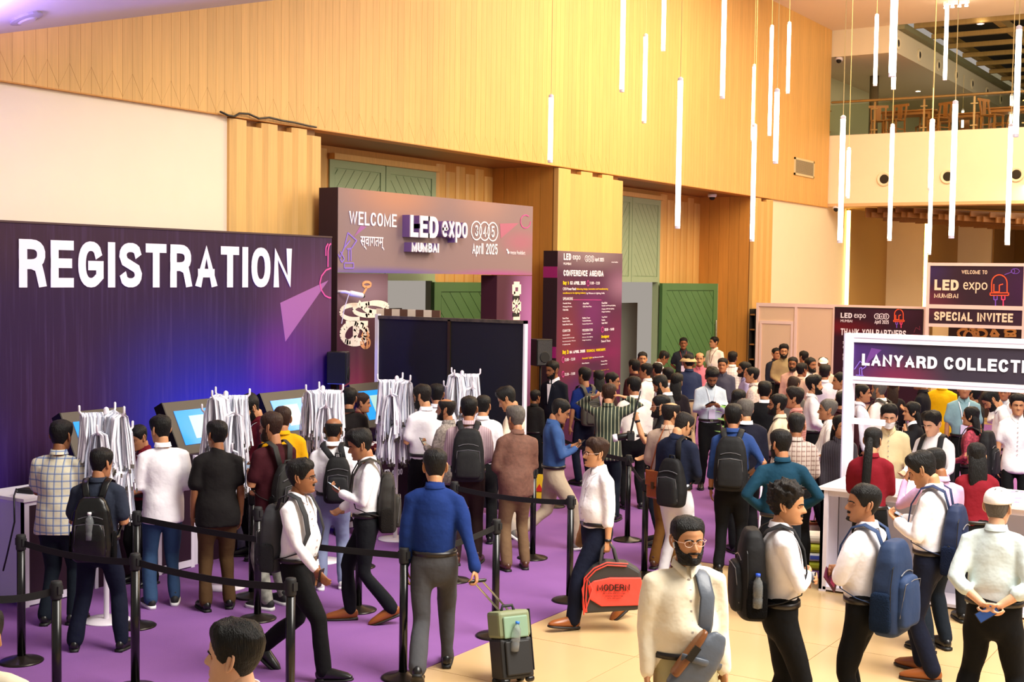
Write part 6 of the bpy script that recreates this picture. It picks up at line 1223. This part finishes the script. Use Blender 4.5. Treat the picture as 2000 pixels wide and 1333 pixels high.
I = P('bearded man in a pale blue shirt texting, whole shirt in view', 1392, 722, 19.0, 170, 'c8d4e0', 'black', skin=3, hd=(0, 32), ra='phone', la='phone', beard='stubble', hair='quiff', lanyard=1); phone(I, 1, 'phone of the bearded man in the pale blue shirt', 'pale')
P('man in a lavender shirt facing left behind the patterned shirt', 1454, 707, 21.4, 262, 'a8a0c8', 'black', skin=2, beard='stubble', glasses=1)
P('man in a pale patterned shirt facing left', 1470, 717, 20.0, 282, m_flo2, 'black', skin=1, hair='crop')
P('man in a black suit seen from behind in mid crowd', 1494, 745, 17.2, 5, '16161a', 'black', jacket=1, skin=2)
P('woman with dark hair low in the crowd left of the black suit', 1443, 762, 16.9, 40, '2a2228', 'black', female=1, hair='long', skin=1)
P('bearded man in glasses and a pale yellow shirt facing left', 1520, 770, 15.6, 280, 'd8ccae', 'black', skin=2, glasses=1, beard='full', hd=(-4, 0), ra='low', la='low')
P('thick haired man in a salmon striped shirt facing left', 1552, 758, 16.1, 280, m_sal, 'black', skin=2, hair='side', hc='dark', ra='low', la='low')
P('man in a checked brown shirt seen from behind', 1556, 808, 13.5, 0, m_chk, 'black', skin=3, lanyard=0, ra='low', la='low')
P('man in a teal blue shirt and jeans, hands at his waist', 1524, 840, 11.8, 350, '0f4560', 'djeans', skin=2, hd=(-28, 6), ra='hip', la='hip', fat=1, tuck=1, beard='full')
P('tall haired bearded man in a khaki shirt before the white wall', 1531, 674, 26.2, 175, 'a8936c', 'black', skin=1, beard='full', hair='quiff', glasses=1, ra='low', la='down')
P('man with a red strap behind the khaki shirt', 1516, 680, 27.4, 150, '2c3040', 'black', skin=2)
P('man in dark glasses right of the khaki shirt', 1549, 698, 23.4, 190, 'd8b0a0', 'black', skin=3, glasses=1, beard='full')
P('man furthest back before the white wall', 1570, 686, 26.0, 320, 'b8b0a8', 'black', skin=2)
P('heavily bearded man in a white shirt looking right', 1583, 699, 22.6, 125, 'eee6da', 'black', skin=3, beard='full', hd=(5, 0))
P('short dark haired man between two bearded men at the back', 1566, 709, 22.0, 40, 'c8a898', 'black', skin=3)
P('man in a white baseball cap before the dark banner', 1608, 700, 23.6, 178, 'c8b8a8', 'black', cap=('ball', 'e8e0d0'), skin=3, beard='stubble')
P('black haired man in a lilac white shirt seen from behind', 1611, 714, 21.3, 5, 'dcd8e4', 'black', skin=2, hair='side')
P('man with lowered head and brown hair in front of the khaki shirt', 1552, 737, 19.0, 20, '8a8478', 'black', skin=2, hc='brown', hd=(0, 25))
P('bearded man in a white shirt in sharp profile to the right', 1590, 735, 18.2, 85, 'f0ecec', 'black', skin=1, beard='full', hair='quiff', ra='low', la='down')
P('older heavy man in a striped white shirt looking left', 1618, 780, 15.3, 268, m_wstr, 'black', skin=2, hc='grey', fat=1, ra='low', la='low')
I = P('woman in a pinstriped black blouse holding a phone left of the frame post', 1642, 812, 14.3, 165, m_blk, 'black', female=1, hair='long', skin=1, hd=(-15, 0), ra='down', la=((.2, .1, -1), (-.5, .8, .1)), tuck=0); phone(I, -1, 'pale phone held by the woman in the pinstriped blouse', 'pale')
P('man in profile facing left close to the frame post at the back', 1642, 728, 19.0, 262, 'd8c8b8', 'black', skin=2)
P('dark haired man directly left of the frame post', 1646, 765, 17.0, 20, '4a1c22', 'black', skin=2)
# behind the lanyard frame
P('man in profile just inside the frame, seen above the short rail', 1684, 750, 17.4, 85, 'e4e2ee', 'black', skin=2, hair='crop', hc='dark')
I = P('grey bearded man in a white blazer with a grey strap', 1718, 743, 17.8, 300, 'f0e8e0', 'black', skin=2, beard='full', hc='grey', hair='crop', tuck=0); backpack(I, 'grey backpack on the white blazer', '4a4a42', None, .1, .8)
P('woman with reddish brown hair behind the white blazer', 1746, 742, 19.6, 10, '2a2228', 'black', female=1, hair='long', hc='brown', skin=1)
I = P('man in a white face mask and cream sweater at the counter', 1737, 792, 14.3, 178, 'f0dfb0', 'black', skin=0, hd=(0, 10), ra='desk', la='desk', tuck=0, hair='side'); MK = I
I = P('woman in a black jacket talking on her phone', 1782, 786, 16.0, 262, '17161c', 'black', female=1, hair='long', skin=1, la='ear', ra='low', jacket=1); phone(I, -1, 'phone at the ear of the woman in the black jacket', None, .06, 0)
I = P('clean shaven man in a white shirt with black backpack straps at the counter', 1818, 806, 13.9, 205, 'f4f2f4', 'black', skin=0, hd=(10, 16), ra='desk', la='desk', hair='quiff'); backpack(I, 'dark backpack on the clean shaven man at the counter', '26282c', None, .05, 1)
P('person in a bright yellow top, head hidden by the header', 1842, 724, 19.6, 15, 'f0b808', 'navy', skin=2, sl='long', tuck=0)
P('man in a light teal shirt with a badge, head behind the header', 1884, 741, 17.9, 175, '8ab0b8', 'black', skin=2, sl='short', lanyard=1)
P('person in black reaching left with a phone behind the yellow top', 1800, 728, 19.0, 285, '1c1a24', 'black', skin=3, ra='phone', la='phone')
P('bearded man in a white polo leaning left over the table', 1925, 765, 16.6, 262, 'f4f0ee', 'djeans', sl='short', skin=1, beard='stubble', hd=(0, 28), lean=12, ra='low', la='low')
I = P('woman in a red patterned scarf facing left', 1897, 795, 15.6, 285, mat('red_pattern_cloth', '9a3444', .8, var=.6, vscale=40), 'black', female=1, hair='long', skin=1, ra='low', la='low'); backpack(I, 'large black backpack on the woman in the red scarf', '17171b', '1e1e22', .05, 1.3)
P('boy in a white polo standing at the right edge', 1988, 772, 15.9, 172, 'f4f2f2', 'black', sl='short', tuck=0, skin=1, ra='down', la='down', hair='side', fat=-1)
P('person in black between the teal shirt and the white polo', 1902, 755, 18.4, 300, '16161a', 'black', skin=2)
P('man in a pale shirt far behind the white polo', 1962, 752, 19.5, 190, 'c8ccd8', 'black', skin=2, lanyard=1, ra='phone', la='phone')
P('woman in a dark red staff shirt with a very long ponytail', 1706, 835, 12.35, 6, '9c1226', 'black', female=1, hair='pony', skin=1, ra='desk', la='desk', hd=(10, 8))
P('woman in a dark red staff shirt with loose long hair', 1908, 867, 11.9, 350, 'a0182a', 'black', female=1, hair='long', skin=1, ra='desk', la='desk', lean=4)
P('man in a lilac pink shirt with his hand to his face', 1820, 875, 10.95, 320, 'c8a0c4', 'djeans', skin=3, hair='crop', hd=(-15, 18), la='face', ra='low', tuck=0, fat=.5)
# extra people glimpsed in the depths of the crowd
P('man in a pale shirt behind the grey blazer', 1305, 718, 20.2, 340, 'c8c4cc', 'black', skin=2)
P('dark clad person seated low by the black partition', 1046, 762, 19.2, 40, '2a2826', 'black', skin=3)
P('man in a dark shirt left of the shelf unit', 1412, 700, 22.8, 190, '5a5a72', 'black', skin=2)
# ------------------------------------------------------------------ masks, bags and other things carried
w = MB()
def fm(t, az): p_ = head_pt(t, az); return p_ + V((p_.x, p_.y, 0)).normalized() * (.008 if abs(az if az < pi else az - 2 * pi) < 1.0 and .03 < t < .36 else -.012)
vs, fs, _ = grid(14, 40, fm, 0, .42); w.v = [tuple(v) for v in vs]; w.f = fs; w.mi = [0] * len(fs)
o = w.build('face_mask', mat('mask_white', 'f2f0ee', .7), MK['root'], True); o.matrix_local = MK['mh']
# sling bag of the cream shirt
G = gmat(CM); T = CM['T']; sb = thing('sling_bag', 'grey and brown sling bag hanging across the cream shirt', 'bag'); sb.matrix_world = G
mg_ = mat('bag_slate', '565d68', .4, bump=.2, bscale=15, bdist=.02); mbr = mat('bag_tan', '7a4a26', .35)
mb = MB(); Rb = M.Rotation(R_(-36), 3, 'Y'); c = T(-.03, .2, .045)
rbox(mb, c, .095, .05, .20, Rb, .55); soft('bag_body', mb, .008, mg_, sb, 3, .002)
mb = MB(); rbox(mb, c + Rb @ V((.085, .012, .02)), .022, .045, .15, Rb, .8); soft('brown_panel', mb, .008, mbr, sb, 2)
mb = MB(); mb.tube([T(-.05, .14, .12), T(-.075, .153, .25), T(-.085, .145, .4), T(-.075, .08, .50), T(-.06, -.02, .545), T(.0, -.10, .48), T(.12, -.14, .3)], [(.042, .006)] * 7, 8, ref=(1, 0, 0), cap='flat'); mb.build('strap', mg_, sb, True)
mb = MB(); mb.tube([T(.08, .24, .10), T(-.03, .262, .07), T(-.15, .2, .02)], [(.02, .006)] * 3, 8, ref=(0, 0, 1), cap='flat'); mb.build('cross_band', mg_, sb, True)
mb = MB(); mb.box(-.02, .02, -.006, .006, -.045, .045, 0, M.Translation(c + Rb @ V((.085, .06, .03))) @ Rb.to_4x4()); mb.build('lock_plate', m_black, sb)
w = MB(); w.tube([(-.078, -.018, -.012), (-.078, -.006, -.03)], .007, 8); o = w.build('earbud', mat('earbud_white', 'f8f8f8', .2), CM['root'], True); o.matrix_local = CM['mh'] @ M.Translation((.155, .012, .0))
# red garment bag
e = gmat(RB) @ RB['ends'][-1][2]; gx = (floor_at(1240, 1180) - floor_at(1140, 1180)).normalized(); rz = atan2(gx.y, gx.x)
rb = thing('garment_bag', 'red and charcoal bag printed MODERN held by its handles', 'bag', (e.x, e.y, 0), rz); mr = mat('bag_red', 'f0483a', .55, bump=.2, bscale=12, bdist=.02); mk = mat('bag_charcoal', '33302e', .6)
zt = e.z - .17; bw, bh = .25, .45
mb = MB(); n = 26
outl = [(-bw + .01, zt - bh), (-bw - .0, zt - bh * .75), (-bw + .01, zt - bh * .3), (-bw + .09, zt - .05), (-.05, zt), (bw - .12, zt - .01), (bw, zt - .08), (bw + .02, zt - .25), (bw + .02, zt - bh + .06), (bw - .02, zt - bh + .03)]
mb.prism([(x + .03, -.09, z) for x, z in outl], (0, .18, 0)); mb.build('bag_body', mk, rb, bevel=.03)
fr = [(-bw + .06, zt - bh + .13), (-bw + .04, zt - bh * .45), (-bw + .09, zt - .16), (-.02, zt - .13), (bw, zt - .13), (bw + .03, zt - bh + .08), (-bw + .16, zt - bh + .07)]
mb = MB(); mb.prism([(x + .03, -.108, z) for x, z in fr], (0, .02, 0)); mb.build('front_panel', mr, rb, bevel=.008)
for sc_ in (1.0, .9): MB().tube([((x * sc_) + .03, -.098 - .004 * sc_, zt - bh / 2 + (z - (zt - bh / 2)) * sc_) for x, z in outl[:6]], .006, 6).build('red_piping', mr, rb, True)
MB().tube([(-bw + .05, -.1, zt - bh + .02), (-bw + .11, -.12, zt - bh * .5), (-bw + .06, -.12, zt - .12), (-bw + .02, -.12, zt - bh * .5), (-bw + .05, -.1, zt - bh + .02)], .006, 6).build('red_piping', mr, rb, True)
for yy, m_ in ((-.05, mk), (.05, m_black)): MB().tube([(-.07, yy, zt - .02), (-.05, yy * .5, zt + .1), (.0, 0, zt + .165), (.05, yy * .5, zt + .1), (.08, yy, zt - .02)], [(.014, .006)] * 5, 8).build('handle', m_, rb, True)
pm = Plane('Y', .112)
for s, a, b, c_, d_, bo in (('MODERN', -.13, .15, -.24, -.185, .005), ('garments and shirtings', -.08, .11, -.268, -.26, 0), ('quality tailoring', -.06, .09, -.29, -.283, 0), ('since many years', -.04, .07, -.31, -.304, 0)):
    o = text(s, pm, (a + .03, zt + c_), (b + .03, zt + d_), m_black, None, px=False, bold=bo); 
    for v in o.data.vertices: v.co.y = v.co.y - .224 + (.0 if bo else 0)
    o.parent = rb
# suitcase
p = floor_at(1002, 1338, 0); sx_ = gmat(D.objects['person'] and dict(root=D.objects['person'], rz=D.objects['person'].rotation_euler.z)) 
sc = thing('suitcase', 'black and sage green cabin suitcase on wheels with raised handle', 'suitcase', (p.x, p.y, 0), R_(58)); mkk = mat('case_black', '1a1a1b', .6); mgr = mat('case_sage', '7c8462', .6)
tl_ = M.Translation((0, 0, .05)) @ M.Rotation(R_(-13), 4, 'X') @ M.Rotation(R_(0), 4, 'Y')
MB().box(-.13, .13, -.11, .11, 0, .30, 0, tl_).build('lower_body', mkk, sc, bevel=.02); MB().box(-.132, .132, -.112, .112, .30, .50, 0, tl_).build('upper_body', mgr, sc, bevel=.025)
MB().box(-.10, .10, -.135, -.11, .03, .28, 0, tl_).build('front_pocket', mkk, sc, bevel=.01); MB().box(-.10, .10, -.13, -.11, .30, .46, 0, tl_).build('front_pocket', mat('case_mint', '7d9a80', .6), sc, bevel=.01)
MB().box(.132, .138, -.10, -.06, .05, .5, 0, tl_).build('side_strap', m_blackm, sc); MB().tube([tl_ @ V((-.05, 0, .5)), tl_ @ V((-.04, 0, .535)), tl_ @ V((.04, 0, .535)), tl_ @ V((.05, 0, .5))], .012, 7).build('grab_handle', mkk, sc, True)
for x in (-.10, .10):
    for y in (-.08, .08): MB().tube([tl_ @ V((x - .012, y, -.01)), tl_ @ V((x + .012, y, -.01))], .026, 12).build('wheel', m_black, sc, True)
I0 = D.objects['person']; e_ = RO['ends'][1]; hd_ = gmat(RO) @ (e_[2] + e_[3] * .085)
ha = V((p.x, p.y, 0)) + M.Rotation(R_(58), 3, 'Z') @ (tl_ @ V((0, .07, .5))); iv = M.Rotation(R_(-58), 3, 'Z')
for dx in (-.035, .035): a = iv @ (ha - V((p.x, p.y, 0))) + V((dx, 0, 0)); b = iv @ (hd_ - V((p.x, p.y, 0))) + V((dx, 0, 0)); MB().tube([a, b], .008, 8).build('telescopic_rod', m_steel, sc, True)
b = iv @ (hd_ - V((p.x, p.y, 0))); MB().tube([b + V((-.06, 0, 0)), b + V((.06, 0, 0))], .014, 8).build('pull_grip', m_black, sc, True)
q = V((p.x, p.y, 0)) + M.Rotation(R_(58), 3, 'Z') @ (tl_ @ V((-.02, -.15, .30))); make_bottle(q, 0, '2070d0', 'blue-capped clear bottle in the front pocket of the suitcase', R_(-10))
# camera of the man in black, leather bag of the beige shirt
q = at_depth(1232, 852, 14.75); cm_ = thing('photo_camera', 'black camera with a long lens hanging at the side of the man in black', 'camera', q, R_(-60)); MB().box(-.07, .07, -.04, .04, -.05, .05).build('camera_body', m_blackm, cm_, bevel=.01); MB().tube([(0, -.04, 0), (0, -.15, -.02)], .038, 14).build('lens', m_black, cm_, True); MB().tube([(0, -.15, -.02), (0, -.2, -.03)], .042, 14, cap='flat').build('lens_hood', m_white, cm_, True); MB().tube([(-.07, 0, .04), (-.06, .05, .3), (0, .1, .5), (.06, .05, .3), (.07, 0, .04)], .008, 6).build('strap', m_blackm, cm_, True)
q = at_depth(1283, 945, 13.3); lb_ = thing('leather_bag', 'tan leather shoulder bag at the hip of the beige shirt', 'bag', q, R_(-20)); ml_ = mat('leather_tan', '8a4418', .35, bump=.3, bscale=30)
MB().box(-.11, .11, -.05, .05, -.15, .13).build('bag_body', ml_, lb_, bevel=.02); MB().box(-.112, .112, -.06, -.045, -.02, .135).build('flap', ml_, lb_, bevel=.01); MB().box(-.02, .02, -.066, -.058, -.05, .02).build('buckle', m_brass, lb_); MB().tube([(-.1, 0, .12), (-.04, .03, .38), (.0, .12, .62), (.06, .15, .4), (.1, 0, .12)], [(.012, .004)] * 5, 6).build('strap', ml_, lb_, True)
q = floor_at(1602, 1052, .006); hb = thing('handbag', 'cream handbag with brown trim on the floor beyond the white counter', 'bag', q, R_(30)); MB().prism([(-.14, -.07, 0), (.14, -.07, 0), (.14, .07, 0), (-.14, .07, 0)], (0, 0, .2)).build('bag_body', mat('bag_cream', 'dcc8a8', .5), hb, bevel=.02); MB().box(-.145, .145, -.075, .075, .17, .2).build('trim', ml_, hb)
for y in (-.05, .05): MB().tube([(-.07, y, .18), (-.05, y, .34), (.05, y, .34), (.07, y, .18)], .007, 6).build('handle', ml_, hb, True)
q = floor_at(1478, 1078, .0); bs = thing('shopping_bag', 'brown woven bag on the floor behind the black backpack', 'bag', q, R_(10)); MB().box(-.16, .16, -.08, .08, 0, .24).build('bag_body', mat('woven_brown', '6a3c1c', .8, var=.5, vscale=30), bs, bevel=.03)
for y in (-.04, .04): MB().tube([(-.08, y, .22), (-.05, y, .38), (.05, y, .38), (.08, y, .22)], .008, 6).build('handle', mat('woven_brown', ''), bs, True)
q = floor_at(1502, 1100, 0); tr = thing('folding_trolley', 'white handled luggage trolley standing behind the curly haired man', 'trolley', q, R_(20)); MB().box(-.15, .15, -.1, .1, .04, .07).build('base_plate', m_black, tr); MB().tube([(-.12, .08, .06), (-.1, .1, .95), (.1, .1, .95), (.12, .08, .06)], .011, 8).build('handle_frame', m_white, tr, True)
for x in (-.15, .15): MB().tube([(x, .08, .05), (x + .02, .08, .05)], .045, 12, cap='flat').build('wheel', m_black, tr)
# potted plant in the crowd
q = at_depth(1417, 768, 18.4); pp = thing('potted_plant', 'leafy green plant standing among the crowd', 'plant', (q.x, q.y, .006)); MB().lathe([(.12, 0), (.15, .28), (.13, .28), (.12, .24), (0, .24)], 18).build('pot', m_white, pp, True); MB().tube([(0, 0, .24), (.01, 0, .8), (0, .01, 1.25)], .012, 6).build('stem', mat('stem_green', '4a6a2a'), pp, True)
for k in range(16):
    a = k * 2.4; z = .75 + .035 * k; r = .15; d_ = V((cos(a), sin(a), .35)); s_ = V((-sin(a), cos(a), 0)); b0 = V((0, 0, z)); mb = MB()
    mb.add([b0, b0 + d_ * r * .5 + s_ * .06, b0 + d_ * r + V((0, 0, -.02)), b0 + d_ * r * .5 - s_ * .06, b0 + d_ * r * .5 + V((0, 0, -.004))], [(0, 1, 4), (1, 2, 4), (2, 3, 4), (3, 0, 4)]); mb.build('leaf', mat('leaf_green', '5a9a3c', .5), pp, True)
pts = [P0.w(u_, v_, .05) for u_, v_ in (P0.pt(*q_) for q_ in ((425, 219), (440, 226), (452, 228), (462, 222), (480, 223), (500, 232), (520, 230), (545, 236), (570, 240), (600, 247), (612, 249)))]
rgd(MB().tube(pts, .014, 6).build('loose_cable', m_black, None, True), 'dark cable running along the foot of the wood wall above the first pilaster', 'cable')
bake_all()
